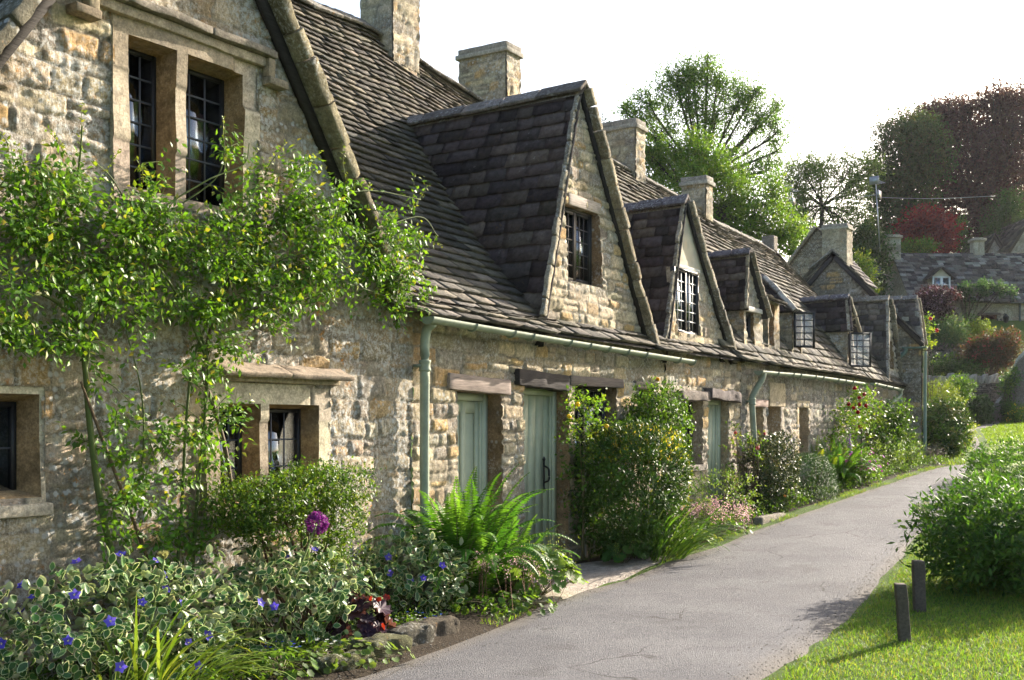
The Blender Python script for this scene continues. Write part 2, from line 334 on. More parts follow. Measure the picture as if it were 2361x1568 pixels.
SLATE = [(.135, .117, .095), (.155, .135, .108), (.11, .098, .088), (.165, .143, .115), (.125, .112, .1), (.2, .172, .135)]
SHADE_SLATE = [(.1, .081, .083), (.125, .102, .096), (.075, .063, .067), (.15, .125, .108), (.108, .086, .086), (.085, .069, .075)]  # darker slates: shade of the sunless dormer slopes put into the colour
def tiles(mb, surf, u0, u1, expo=(.165, .09), width=(.2, .46), th=.03, pal=SLATE, seed=1, clip=None, tl=None, rag=.02):
    """Stone slates laid one by one in diminishing courses on surf(u, t) -> point (u in metres, t 0 eave .. 1 ridge)."""
    r = np.random.default_rng(seed); um = (u0+u1)/2
    tl = tl or float(np.linalg.norm(surf(np.array([um]), np.array([1.]))-surf(np.array([um]), np.array([0.]))))
    ds = [0.]
    while ds[-1] < tl: ds.append(ds[-1]+expo[0]+(expo[1]-expo[0])*ds[-1]/tl)
    pal = np.array(pal); K = 5; e = 1e-3
    def nrm(u, t):
        a = surf(u+e, t)-surf(u-e, t); b = surf(u, t+e)-surf(u, t-e); return unit(np.cross(a, b))
    for i in range(len(ds)-1):
        ex = ds[i+1]-ds[i]; ue = [u0-r.uniform(0, .2)]
        while ue[-1] < u1: ue.append(ue[-1]+r.uniform(*width)*(.55+.45*ex/expo[0]))
        ue = np.array(ue); ua, ub = ue[:-1]+r.uniform(0, .0025, len(ue)-1), ue[1:]-r.uniform(0, .0025, len(ue)-1); n = len(ua)
        ua = np.clip(ua, u0, u1); ub = np.clip(ub, u0, u1); f = np.linspace(0, 1, K)
        u = ua[:, None]+(ub-ua)[:, None]*f
        tb = ds[i]/tl+(r.uniform(-.01, .008, (n, 1))+r.uniform(-rag, rag, (n, K))*.4+np.array([.014, .001, 0, .001, .014])*r.uniform(.0, 1.2, (n, 1)))/tl
        tt = np.full((n, K), min(1., (ds[i]+ex*1.45)/tl))
        tb = np.clip(tb, -.03, 1); t_ = th*r.uniform(.85, 1.2, (n, 1)); tw = r.normal(size=(n, 1))*.004*(f-.5)*2+r.uniform(-.003, .003, (n, K))
        sg = 1.
        pb, pt = surf(u.ravel(), tb.ravel()).reshape(n, K, 3), surf(u.ravel(), tt.ravel()).reshape(n, K, 3)
        nb, ntp = nrm(u.ravel(), np.clip(tb, .01, .99).ravel()).reshape(n, K, 3), nrm(u.ravel(), np.clip(tt, .01, .99).ravel()).reshape(n, K, 3)
        nb *= np.where(nb[..., 2:3] < 0, -1, 1); ntp *= np.where(ntp[..., 2:3] < 0, -1, 1)
        A = pb+nb*(t_*1.7+tw)[..., None]; B = pt+ntp*(t_*.35)[..., None]; Cc = surf(u.ravel(), np.clip(tb+.03/tl, 0, 1).ravel()).reshape(n, K, 3)+nb*(t_*.25)[..., None]; 
        Bl = pt-ntp*.01
        V = np.concatenate([A, B, Cc, Bl[:, [0, K-1]]], 1); m = V.shape[1]     # 0..K-1 lower edge, K..2K-1 upper, 2K..3K-1 underside, then side corners
        Q = []
        for k in range(K-1): Q += [(k, k+1, K+k+1, K+k), (2*K+k, 2*K+k+1, k+1, k)]
        Q += [(0, K, 3*K, 2*K), (K-1, 3*K-1, 3*K+1, 2*K-1)]
        ok = (ub-ua) > .02
        if clip is not None: ok &= clip((A[:, K//2]+B[:, K//2])/2)
        V = V[ok]; n = len(V)
        if not n: continue
        cc = pal[r.integers(0, len(pal), n)]*r.uniform(.55, 1.45, (n, 1))*(1+.02*r.normal(size=(n, 3)))
        mb.add(V.reshape(-1, 3), (np.array(Q)[None]+np.arange(n)[:, None, None]*m).reshape(-1, 4), None, np.repeat(np.clip(cc, .02, .6), m, 0))
def sheet(mb, surf, u0, u1, nu=12, nt=8, c=(.06, .055, .05), off=-.012):
    U, T = np.meshgrid(np.linspace(u0, u1, nu+1), np.linspace(0, 1, nt+1), indexing='ij'); P = surf(U.ravel(), T.ravel())+np.array([0, 0, off])
    I = np.arange(U.size).reshape(U.shape); mb.add(P, np.stack([I[:-1, :-1], I[1:, :-1], I[1:, 1:], I[:-1, 1:]], -1).reshape(-1, 4), None, c)
def bil(A, B, C, D):                # patch: A->B along the eave, D->C along the ridge; u in metres along A->B
    A, B, C, D = map(np.asarray, (A, B, C, D)); L = np.linalg.norm(B-A)
    def f(u, t):
        a = (np.asarray(u)/L)[:, None]; t = np.asarray(t)[:, None]
        return (A*(1-a)+B*a)*(1-t)+(D*(1-a)+C*a)*t
    return f, L
def loft(E, Mi, Rg):                # roof through eave / mid / ridge polylines given as [(s, v, z), ...]
    def ip(K, s): K = np.array(K); return np.stack([s, -np.interp(s, K[:, 0], K[:, 1]), np.interp(s, K[:, 0], K[:, 2])], -1)
    def f(u, t):
        u = np.asarray(u, float); t = np.asarray(t, float)[:, None]
        return ip(E, u)*(1-t)*(1-2*t)+ip(Mi, u)*4*t*(1-t)+ip(Rg, u)*t*(2*t-1)
    return f
def ridge_stones(mb, A, B, half=.15, seg=.42, c=(.2, .18, .15), seed=1, h=.12, over=.02):
    r = np.random.default_rng(seed); A, B = np.asarray(A, float), np.asarray(B, float); L = np.linalg.norm(B-A); d = (B-A)/L
    sd = unit(np.cross(d, [0, 0, 1.])); x = 0.
    while x < L-.05:
        l = min(r.uniform(.75, 1.3)*seg, L-x); a, b = A+d*x, A+d*(x+l-.012); o = np.array([0, 0, over+r.uniform(-.008, .01)]); up = np.array([0, 0, h])
        for sg in (1, -1):
            e = unit(sd*sg*half-up); nn_ = unit(np.cross(d, e)); wl = math.hypot(half, h)
            rbox(mb, (a+b)/2+o+(sd*sg*half-up)*.5, d*(l/2-.006), e*(wl/2+.012), nn_*.02, np.array(c)*r.uniform(.72, 1.25), res=.045, amp=.01, r=.012, seed=int(r.integers(999)), freq=11, var=.3)
        x += l
    V = []
    for p in (A, B): V += [p+sd*(half-.035)-up*1.2, p-up*.1, p-sd*(half-.035)-up*1.2]
    mb.add(V, [(0, 1, 4, 3), (1, 2, 5, 4)], None, (.3, .26, .2))                       # mortar bed
def verge(mb, A, B, out, width=.17, thick=.05, seg=.3, c=(.25, .215, .155), seed=1, nrm=None, back=.06, bend=0.):
    """Row of edge stones up a gable from foot A to apex B, reaching out from the wall."""
    r = np.random.default_rng(seed); back = .015 if width < .07 else back; A, B, out = np.asarray(A, float), np.asarray(B, float), unit(np.asarray(out, float)); L = np.linalg.norm(B-A); d = (B-A)/L
    nr = unit(np.cross(d, out)); nr = nr if nr[2] > 0 else -nr; x = 0.
    while x < L-.03:
        l = min(r.uniform(.7, 1.4)*seg, L-x); w = width*r.uniform(.85, 1.12); t = thick*r.uniform(.8, 1.2)
        f = (x+l/2)/L; c0 = A+d*(x+l/2)+out*(w-back)/2+nr*(t*.5+r.uniform(0, .012)-bend*4*f*(1-f))
        rbox(mb, c0, d*(l/2-.004), out*(w+back)/2, nr*t/2, np.array(c)*r.uniform(.7, 1.25), res=.035, amp=.013, r=.012, seed=int(r.integers(999)), freq=12, var=.3); x += l
def board(mb, A, B, out, off=.012, wid=.05, thick=.03, c=(.035, .03, .027)):
    A, B, out = np.asarray(A, float), np.asarray(B, float), unit(np.asarray(out, float)); d = unit(B-A); L = np.linalg.norm(B-A)
    nr = unit(np.cross(d, out)); nr = nr if nr[2] > 0 else -nr
    obox(mb, (A+B)/2+out*(off+thick/2)-nr*(wid/2+.002), d*L/2, out*thick/2, nr*wid/2, c)

def casement(house, win, s0, s1, z0, z1, v, nx, nz, frame=.03, fc=(.02, .02, .022), bars=(.075, .08, .1), mat='iron', curtain=None, plane='f', bw=.006, room=True):
    """Iron casement with leaded lights in an opening; parts hang on the window part."""
    if plane == 'f': bx = lambda mb, a, b, c: box(mb, (a[0], v+a[1], a[2]), (b[0], v+b[1], b[2]), c)
    else: bx = lambda mb, a, b, c: box(mb, (plane-a[1], a[0], a[2]), (plane-b[1], b[0], b[2]), c)
    f = MB()
    bx(f, (s0, -.02, z0), (s0+frame, .02, z1), fc); bx(f, (s1-frame, -.02, z0), (s1, .02, z1), fc)
    bx(f, (s0+frame, -.018, z0), (s1-frame, .018, z0+frame), fc); bx(f, (s0+frame, -.018, z1-frame), (s1-frame, .018, z1), fc)
    f.build('casement_frame', M[mat], win)
    a, b, c, d = s0+frame, s1-frame, z0+frame, z1-frame
    p = MB(); bx(p, (a, -.003, c), (b, 0, d), (.5, .5, .5)); p.build('pane', M['glass'], win)
    l = MB()
    for i in range(1, nx): x = a+(b-a)*i/nx; bx(l, (x-bw, .001, c), (x+bw, .008, d), bars)
    for i in range(1, nz): z = c+(d-c)*i/nz; bx(l, (a, .0015, z-bw), (b, .0085, z+bw), bars)
    l.build('glazing_bars', M['lead' if mat == 'iron' else mat], win)
    if curtain:
        q = MB(); 
        for (ca, cb) in curtain:
            n = 26; x = np.linspace(ca, cb, n); dv = -.09+.022*np.sin(x*95)+.008*np.sin(x*41+1); V = []
            for zz in (c, d): V += [W(xx, v+dd, zz) for xx, dd in zip(x, dv)]
            q.add(V, [(i, i+1, n+i+1, n+i) for i in range(n-1)], None, (.62, .64, .68))
        q.build('curtain', M['curtain'], win, True)
    if room:
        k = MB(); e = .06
        bx(k, (s0-e, -1.0, z0-.1), (s1+e, -.97, z1+.1), (.03, .028, .026)); k.build('room_shade', M['dark'], win)  # near-black board added behind the pane for the shade of the room
def plank_door(house, s0, s1, z0, z1, v, label=None, handle=True, panels=False, frame=.07, c=(.4, .445, .32), fc=(.46, .5, .37)):
    d = MB(); box(d, (s0+frame, v-.04, z0+.01), (s1-frame, v, z1-frame), c)
    n = max(3, int((s1-s0-2*frame)/.13))
    if panels:
        a, b = s0+frame, s1-frame
        for x0, x1 in ((a+.002, a+.1), ((a+b)/2-.04, (a+b)/2+.04), (b-.1, b-.002)): box(d, (x0, v-.001, z0+.03), (x1, v+.014, z1-frame-.004), c)
        for zz in (z0+.03, z0+.8, z1-frame-.12): box(d, (a+.1, v-.001, zz), (b-.1, v+.0125, zz+.11), c)
    else:
        for i in range(n):
            a = s0+frame+(s1-s0-2*frame)*i/n; b = s0+frame+(s1-s0-2*frame)*(i+1)/n
            box(d, (a+.003, v-.001, z0+.02), (b-.003, v+.012, z1-frame-.004), tuple(np.array(c)*R(.94, 1.05)))
        box(d, (s0+frame+.002, v+.0125, z0+.012), (s1-frame-.002, v+.035, z0+.14), c)
    o = d.build('door', M['paint'], house)
    f = MB()
    box(f, (s0, v-.05, z0), (s0+frame-.002, v+.05, z1), fc); box(f, (s1-frame+.002, v-.05, z0), (s1, v+.05, z1), fc); box(f, (s0+frame, v-.05, z1-frame), (s1-frame, v+.048, z1), fc)
    box(f, (s1-frame-.03, v+.001, z0), (s1-frame+.001, v+.03, z1-frame-.001), fc)
    f.build('door_frame', M['paint'], o)
    if handle:
        h = MB(); x = s1-frame-.14; zz = z0+.86; k = (.012, .012, .013)
        box(h, (x-.012, v+.012, zz-.02), (x+.012, v+.022, zz+.25), k)
        tube(h, curve([W(x, v+.02, zz+.02), W(x, v+.075, zz+.05), W(x, v+.08, zz+.11), W(x, v+.07, zz+.17), W(x, v+.02, zz+.2)], 16), .011, k, 6)
        for e in (-.05, .27): obox(h, W(x, v+.016, zz+e), (.014, 0, .014), (0, .006, 0), (-.014, 0, .014), k)
        tube(h, [W(x, v+.016, zz+.25), W(x, v+.016, zz+.3)], [.012, .003], k, 6); tube(h, [W(x, v+.016, zz-.02), W(x, v+.016, zz-.08)], [.012, .003], k, 6)
        h.build('handle', M['iron'], o)
    return o
PIPE = (.3, .335, .25)
def gutter(house, pts, r=.055, brk=.55, c=PIPE):
    g_ = MB(); P = curve(pts, 14); n = len(P); T = unit(np.gradient(P, axis=0)); up = np.array([0, 0, 1.]); A = unit(np.cross(T, up)); K = 8
    V = []; 
    for rr in (r, r-.006):
        th = np.linspace(PI, 2*PI, K); V.append(P[:, None]+rr*(np.cos(th)[None, :, None]*A[:, None]+np.sin(th)[None, :, None]*up))
    V = np.concatenate(V, 1); I = np.arange(n*2*K).reshape(n, 2*K); q = []
    for a, b in [(k, k+1) for k in range(K-1)]+[(K+k, K+k+1) for k in range(K-1)]+[(0, K), (K-1, 2*K-1)]:
        q.append(np.stack([I[:-1, a], I[1:, a], I[1:, b], I[:-1, b]], -1))
    g_.add(V.reshape(-1, 3), np.concatenate(q), None, c)
    for e in (0, n-1):
        th = np.linspace(PI, 2*PI, K); ring = P[e]+(r+.004)*(np.cos(th)[:, None]*A[e]+np.sin(th)[:, None]*up); g_.add(np.concatenate([ring, P[e:e+1]]), None, [(K, i, i+1) for i in range(K-1)], c)
    L = np.linalg.norm(P[-1]-P[0]); m = max(2, int(L/brk))
    for i in range(m+1):
        p = P[0]+(P[-1]-P[0])*(i+.3)/(m+.6); j = int(np.argmin(np.linalg.norm(P-p, axis=1))); p = P[j]
        th = np.linspace(PI, 2*PI, 9); ring = p+(r+.009)*(np.cos(th)[:, None]*A[j]+np.sin(th)[:, None]*up); tube(g_, ring, .009, tuple(np.array(c)*.85), 4)
    return g_.build('gutter', M['pipe'], house, True)
def downpipe(house, pts, r=.036, collars=(), c=PIPE):
    d = MB(); P = np.array(pts, float); tube(d, curve(P, 22) if len(P) > 2 else P, r, c, 12)
    for p in collars:
        p = np.array(p); tube(d, [p+np.array([0, 0, q]) for q in (-.05, -.045, -.03, -.02, .02, .03, .045, .05)], [r+.002, r+.012, r+.012, r+.006, r+.006, r+.012, r+.012, r+.002], c, 12)
        obox(d, p+np.array([0, .05, 0]), (.05, 0, 0), (0, .04, 0), (0, 0, .012), c)
    return d.build('downpipe', M['pipe'], house, True)
def chimney(house, s0, s1, v0, v1, z0, z1, seed=1, cap=True, pal=PAL, res=.035):
    c = MB(); k = dict(res=res, ch=(.08, .15), sw=(.12, .3), seed=seed, smear=.3, pal=pal, deep=.02)
    zt = z1-.16 if cap else z1
    stonework(c, v0, v1, z0, zt, spos(s0), **k)
    k['seed'] = seed+1; stonework(c, s0, s1, z0, zt, lambda u, z, h: np.stack([u, -(v1+h), z], -1), **k)
    box(c, (s0+.03, v0+.01, z0), (s1-.01, v1-.03, zt), GREYS)
    o = c.build('chimney', M['stone'], house, True)
    if cap:
        d = MB(); sbox(d, (s0-.05, v0-.05, zt-.005), (s1+.05, v1+.05, zt+.07), (.36, .33, .28), res=.1, seed=seed, amp=.008); sbox(d, (s0-.02, v0-.02, zt+.072), (s1+.02, v1+.02, zt+.16), (.3, .27, .23), res=.1, seed=seed+2, amp=.01)
        d.build('cap', M['ashlar'], o)
    return o
# ---------------------------------------------------------------- the row of cottages
TL = -.2
def stone_block(mb, s0, s1, z0, z1, v0, v1, c=CREAM, seed=1, **k): sbox(mb, (s0, v0, z0), (s1, v1, z1), c, seed=seed, **k)

# --- 1: big gabled cottage at the left
H1 = thing('gabled_cottage', 'large gabled stone cottage covered by the climbing rose, nearest of the row', 'cottage', W(-4.6, 0, 0))
w = MB()
holes1 = [(-5.25, -4.01, 2.98, 4.15, 0), (-6.6, -5.775, 1.07, 1.725, .0), (-4.48, -3.24, .9, 1.8, 0)]
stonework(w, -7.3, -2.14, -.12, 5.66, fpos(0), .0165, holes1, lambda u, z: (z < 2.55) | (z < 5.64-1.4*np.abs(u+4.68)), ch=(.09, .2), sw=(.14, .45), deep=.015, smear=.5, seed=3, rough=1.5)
wo = w.build('wall', M['lichen'], H1, True)
def mullioned(house, name, s0, s1, z0, z1, lights, rec, panes, sill=.07, proud=.012, seed=1, curtain=None, c=(.42, .36, .265), fc=(.018, .018, .02), splay=.035):
    m = MB(); k = dict(ch=(.3, .6), sw=(.5, .9), deep=.003, smear=0, seed=seed, joint=.004, edge=.006, rough=.25, irreg=.15, mort=(.33, .28, .2))
    stonework(m, s0, s1, z0, z1, fpos(proud), .022, [(a, b, c_, d, rec) for a, b, c_, d in lights], pal=[c, tuple(np.array(c)*1.08), tuple(np.array(c)*.93)], splay=splay, revcol=(.29, .2, .105), **k)
    for (a, b, e, f) in ((s0, s0, z0, z1), (s1, s1, z0, z1)):
        V = [W(a, proud+.004, e), W(a, proud+.004, f), W(a, -.05, f), W(a, -.05, e)]; m.add(V, [(0, 1, 2, 3)], None, c)
    V = [W(s0, proud+.004, z1), W(s1, proud+.004, z1), W(s1, -.05, z1), W(s0, -.05, z1)]; m.add(V, [(0, 1, 2, 3)], None, c)
    o = m.build(name, M['ashlar'], house)
    if sill:
        q = MB(); sbox(q, (s0-.04, -.05, z0-sill), (s1+.04, .045, z0+.004), (.4, .35, .27), seed=seed, res=.06); q.build('sill', M['ashlar'], o)
    for i, (a, b, e, f) in enumerate(lights):
        casement(house, o, a+splay, b-splay, e+splay*.3, f-splay, -rec+.015, panes[0], panes[1], fc=fc, curtain=curtain[i] if curtain else None)
    return o
w1 = mullioned(H1, 'window', -5.27, -3.99, 2.96, 4.17, [(-5.14, -4.755, 3.05, 4.03), (-4.665, -4.14, 3.05, 4.03)], .2, (3, 6), seed=4, sill=0, splay=.02)
mullioned(H1, 'window', -6.62, -5.755, 1.05, 1.745, [(-6.5, -5.785, 1.09, 1.70)], .19, (4, 2), seed=5, curtain=[[(-6.36, -6.02)]], splay=.045)
mullioned(H1, 'window', -4.5, -3.22, .88, 1.82, [(-4.37, -3.985, .96, 1.67), (-3.9, -3.36, .96, 1.67)], .17, (3, 3), seed=6, curtain=[[(-4.34, -4.12)], [(-3.86, -3.56)]], splay=.03)
h = MB()
for a, b in ((-5.5, -5.2), (-5.2, -4.5), (-4.5, -3.87)): sbox(h, (a+.003, -.02, 4.2), (b-.003, .1, 4.255), (.2, .175, .14), seed=int(a*9) % 50, amp=.01, res=.04)
sbox(h, (-3.95, -.02, 4.06), (-3.88, .075, 4.2), (.3, .24, .16), seed=5); sbox(h, (-3.96, -.02, 4.0), (-3.77, .1, 4.06), (.27, .225, .16), seed=6)
sbox(h, (-5.49, -.02, 4.06), (-5.41, .075, 4.2), (.3, .25, .17), seed=7); sbox(h, (-5.6, -.02, 4.02), (-5.41, .1, 4.08), (.25, .2, .14), seed=8)
sbox(h, (-5.42, -.02, 4.13), (-3.95, .05, 4.2), (.36, .3, .22), seed=9)
h.build('hood_mould', M['ashlar'], H1)
h = MB(); nd = unit(np.array([0, -.75, -.35])); up = np.array([0, -.35, .75])
for a, b in ((-4.46, -3.8), (-3.8, -3.1)):
    rbox(h, W((a+b)/2, .05, 1.93), ((b-a)/2-.003, 0, 0), nd*.13, unit(up)*.02, (.3, .24, .18), res=.035, amp=.01, seed=int(a*7) % 40)
sbox(h, (-4.45, -.02, 1.825), (-3.16, .075, 1.885), (.36, .3, .21), seed=3)
h.build('hood_mould', M['ashlar'], H1)
vg = MB(); bd = MB(); Ra, La, Ap = W(-2.36, 0, 2.4), W(-7.0, 0, 2.4), W(-4.68, 0, 5.648)
verge(vg, Ra*.94+Ap*.06, Ap, (0, -1, 0), .2, .085, seed=31, c=(.29, .25, .155)); verge(vg, La, Ap, (0, -1, 0), .2, .085, seed=32, c=(.2, .18, .13))
board(bd, Ra*.8+Ap*.2, Ap, (0, -1, 0), .015, .085, .045); board(bd, La, Ap, (0, -1, 0), .015, .085, .045)
vg.build('verge', M['stone'], H1); bd.build('bargeboard', M['wood'], H1)
TU = []
for (x, y) in ((462, 272), (449, 288), (489, 291), (455, 300)): TU.append((x, y))
# roof of the gable runs back into the main roof; main roof over cottages 1 and 2
rf = MB(); rs = MB()
gab = bil(W(-2.36, .05, 2.4), W(-2.36, -3.9, 2.4), W(-4.68, -3.9, 5.66), W(-4.68, .05, 5.66)); tiles(rf, gab[0], 0, gab[1], seed=41); sheet(rf, gab[0], 0, gab[1])
gab2 = bil(W(-7.0, .05, 2.4), W(-7.0, -3.9, 2.4), W(-4.68, -3.9, 5.66), W(-4.68, .05, 5.66)); tiles(rf, gab2[0], 0, gab2[1], seed=42); sheet(rf, gab2[0], 0, gab2[1])
DEEP = loft([(-9, .17, 2.47), (6, .17, 2.43)], [(-9, -1.88, 4.42), (-1, -1.88, 4.4), (6, -1.85, 4.33)], [(-9, -3.6, 6.75), (.4, -3.6, 6.72), (1.5, -3.6, 6.78), (2.8, -3.6, 6.6), (4.3, -3.6, 6.4), (6, -3.6, 6.3)])
REAR = loft([(-9, -7.2, 2.6), (6, -7.2, 2.6)], [(-9, -5.4, 4.6), (6, -5.4, 4.5)], [(-9, -3.6, 6.75), (1.5, -3.6, 6.76), (6, -3.6, 6.3)])
tiles(rf, DEEP, -9, -2.14, seed=43, clip=lambda P: (P[:, 2] > 5.66-1.4*np.abs(P[:, 0]+4.68)-.08)); 
sheet(rf, REAR, -9, -2.14)
rf.build('roof', M['slate'], H1)
bw = MB(); box(bw, (-9, -7.2, -.2), (-2.14, -7.0, 2.7), GREYS); box(bw, (-9.2, -7.2, -.2), (-9, -.3, 2.6), GREYS); bw.build('rear_wall', M['stone'], H1)

# --- 2: cottage with the two green doors and the tall dormer
H2 = thing('stone_cottage', 'stone cottage with two sage green doors under a tall steep dormer', 'cottage', W(0, 0, 0))
dL, dA, dR = (0.02, 2.5), (1.23, 5.3), (2.57, 2.5); LE2 = .2/2.8
def tri(L, A, Rr, m=.03): return lambda u, z: (z > L[1]-.05) & (u > L[0]+m+(A[0]-L[0])*(z-L[1])/(A[1]-L[1])) & (u < Rr[0]-m+(A[0]-Rr[0])*(z-Rr[1])/(A[1]-Rr[1]))
t2 = tri(dL, dA, dR, .0)
w = MB()
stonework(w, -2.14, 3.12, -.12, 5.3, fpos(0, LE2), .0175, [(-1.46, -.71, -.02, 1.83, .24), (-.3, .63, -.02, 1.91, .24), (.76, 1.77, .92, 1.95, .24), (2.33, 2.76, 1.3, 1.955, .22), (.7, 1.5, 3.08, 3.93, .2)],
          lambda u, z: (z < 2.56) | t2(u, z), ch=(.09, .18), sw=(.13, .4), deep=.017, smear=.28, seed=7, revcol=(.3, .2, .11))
w.build('wall', M['stone'], H2, True)
plank_door(H2, -1.46, -.72, .02, 1.82, -.2, handle=False, panels=True)
plank_door(H2, -.29, .62, .02, 1.9, -.19)
def lintel(house, s0, s1, z0, z1, v, c, amp=.006, name='lintel', mat='wood', seed=1, dz=0., r=.012):
    m = MB(); rbox(m, W((s0+s1)/2, v-.1, (z0+z1)/2), ((s1-s0)/2, 0, dz/2), (0, .1, 0), (0, 0, (z1-z0)/2), c, res=.05, amp=amp, seed=seed, r=r, freq=6); return m.build(name, M[mat], house, True)
lintel(H2, -1.62, -.57, 1.825, 1.975, .035, (.3, .235, .2), seed=3, dz=-.03)
lintel(H2, -.46, .56, 1.9, 2.06, .06, (.05, .042, .042), .02, seed=4, dz=-.04)
lintel(H2, .64, 1.9, 1.945, 2.05, .035, (.16, .13, .12), seed=5)
lintel(H2, 2.23, 2.86, 1.95, 2.04, .035, (.25, .2, .175), seed=6)
def win(house, s0, s1, z0, z1, v, nx, nz, **k):
    f = MB(); a = .025; c = (.03, .028, .027)
    box(f, (s0, v-.03, z0), (s0+a, v+.03, z1), c); box(f, (s1-a, v-.03, z0), (s1, v+.03, z1), c); box(f, (s0+a, v-.03, z0), (s1-a, v+.03, z0+a), c); box(f, (s0+a, v-.03, z1-a), (s1-a, v+.03, z1), c)
    o = f.build('window', M['iron'], house); n = k.pop('lights', 1); wd = (s1-s0-2*a)/n
    for i in range(n): casement(house, o, s0+a+wd*i, s0+a+wd*(i+1), z0+a, z1-a, v, nx, nz, **k)
    return o
win(H2, .78, 1.75, .94, 1.94, -.16, 4, 5, lights=2, curtain=[(.8, .95)], frame=.022)
win(H2, 2.35, 2.74, 1.32, 1.95, -.15, 3, 4)
win(H2, .72, 1.48, 3.1, 3.92, -.2, 3, 5, lights=2, frame=.03, curtain=[(1.16, 1.26), (1.38, 1.46)], bars=(.06, .055, .06))
lintel(H2, .8, 1.56, 3.93, 4.06, -.085, (.42, .35, .3), .004, seed=9)
vg = MB(); bd = MB(); dl3, da3, dr3 = W(dL[0]+.05, .02, dL[1]+.12), W(dA[0], -.2, dA[1]), W(dR[0]+.02, 0, dR[1]-.06)
verge(vg, dr3, da3, (0, -1, 0), .16, .075, seed=33, c=(.31, .26, .17), bend=.03); verge(vg, dl3, da3, (0, -1, 0), .04, .07, seed=34, c=(.36, .31, .22)); board(bd, dr3, da3, (0, -1, 0), .015, .06, .04)
def dormer_roof(house, d, L, A, Rr, back, seed=1, pal=SHADE_SLATE, expo=(.2, .14), width=(.2, .42), th=.022, vback=0., rs=True, rc=(.19, .165, .15), lo=.0):
    """Two stone-slated slopes from the gable (L, A, R) straight back to v = back."""
    dz = .0
    for e, (P, sg) in enumerate(((L, 1), (Rr, -1))):
        Pb = np.array(P); Pb[1] = -back; Ab = np.array(A); Ab[1] = -back
        f, ln = bil(P-np.array([0, .03, lo]), Pb-np.array([0, 0, lo]), Ab, A-np.array([0, .03, 0])); tiles(d, f, 0, ln, expo, width, th, pal, seed+e); sheet(d, f, 0, ln, 6, 6, (.05, .045, .045), -.004)
rf = MB()
dormer_roof(H2, rf, dl3+np.array([-.1, -.03, -.3]), da3+np.array([0, -.02, .03]), dr3+np.array([.04, -.05, .0]), -2.75, 51, expo=(.21, .15), width=(.24, .5), th=.024)
do = rf.build('dormer_roof', M['slate'], H2); vg.build('verge', M['stone'], do); bd.build('bargeboard', M['wood'], do)
r_ = MB(); ridge_stones(r_, da3+np.array([0, -.1, .06]), W(1.2, -2.7, 5.3), .14, .5, (.22, .19, .165), 5); r_.build('ridge_stones', M['stone'], do)
rf = MB(); tiles(rf, DEEP, -2.14, 5.2, seed=44); sheet(rf, DEEP, -2.14, 5.4, 30, 12); sheet(rf, REAR, -2.14, 5.4); 
e_ = bil(W(5.4, .1, 2.4), W(5.4, -7.2, 2.5), W(5.4, -3.7, 6.25), W(5.4, -3.5, 6.25)); sheet(rf, *[e_[0], 0, e_[1]])
tiles(rf, bil(W(-2.2, .24, 2.435), W(3.4, .24, 2.40), W(3.4, .02, 2.55), W(-2.2, .02, 2.6))[0], 0, 5.6, (.13, .1), (.25, .6), .03, seed=46, clip=lambda P: (P[:, 0] < .15) | (P[:, 0] > 2.55))
ro = rf.build('roof', M['slate'], H2)
r_ = MB()
for a, b in (((-1.5, 6.74), (.4, 6.74)), ((.4, 6.74), (1.5, 6.8)), ((1.5, 6.8), (2.8, 6.63)), ((2.8, 6.63), (5.3, 6.36))): ridge_stones(r_, W(a[0], -3.6, a[1]), W(b[0], -3.6, b[1]), .16, .45, seed=int(a[0]*3+9))
r_.build('ridge_stones', M['stone'], ro)
ch = chimney(H2, 1.78, 2.36, -3.84, -3.3, 5.9, 8.4, 61)
chimney(H2, 4.5, 4.9, -4.12, -3.26, 5.8, 7.36, 62)
gutter(H2, [W(-2.22, .23, 2.44), W(.2, .23, 2.39), W(3.5, .2, 2.345)])
downpipe(H2, [W(-2.1, .2, 2.4), W(-2.1, .12, 2.3), W(-2.1, .11, 1.9), W(-2.09, .1, .9), W(-2.06, .1, .02)], .042, [(-2.1, -.11, 2.03), (-2.07, -.1, .7)])
bw = MB(); box(bw, (-2.14, -7.2, -.2), (5.4, -7.0, 2.7), GREYS); bw.build('rear_wall', M['stone'], H2)

# --- 3: narrow cottage with the plastered dormer
H3 = thing('stone_cottage', 'narrow stone cottage whose pointed dormer has a cream plastered top', 'cottage', W(4.4, 0, 0))
eL, eA, eR = (3.1, 2.5), (4.07, 4.5), (5.3, 2.48); LE3 = .15/2.; t3 = tri(eL, eA, eR, 0.)
w = MB()
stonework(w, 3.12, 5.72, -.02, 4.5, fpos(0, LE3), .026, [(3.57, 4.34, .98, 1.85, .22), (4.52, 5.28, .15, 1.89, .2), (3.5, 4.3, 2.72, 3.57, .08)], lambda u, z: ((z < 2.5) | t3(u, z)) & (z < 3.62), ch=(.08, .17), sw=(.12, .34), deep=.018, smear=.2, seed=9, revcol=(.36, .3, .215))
w.build('wall', M['stone'], H3, True)
pl = MB(); stonework(pl, 3.3, 5., 3.6, 4.5, fpos(-.005, LE3), .05, [], t3, deep=.004, smear=1, seed=10, rough=.4, mort=(.52, .47, .37)); pl.build('plaster_panel', M['plaster'], H3, True)
lintel(H3, 3.66, 4.4, 3.575, 3.625, -.055, (.6, .57, .52), .006, seed=11)
win(H3, 3.5, 4.3, 2.72, 3.57, -.07, 3, 6, lights=2, frame=.016, bars=(.3, .31, .32), curtain=[(3.55, 3.75), (4.0, 4.25)])
win(H3, 3.59, 4.32, 1.0, 1.85, -.17, 3, 5, lights=2, frame=.02, curtain=[(3.7, 3.9)])
plank_door(H3, 4.54, 5.27, .2, 1.87, -.16, handle=False)
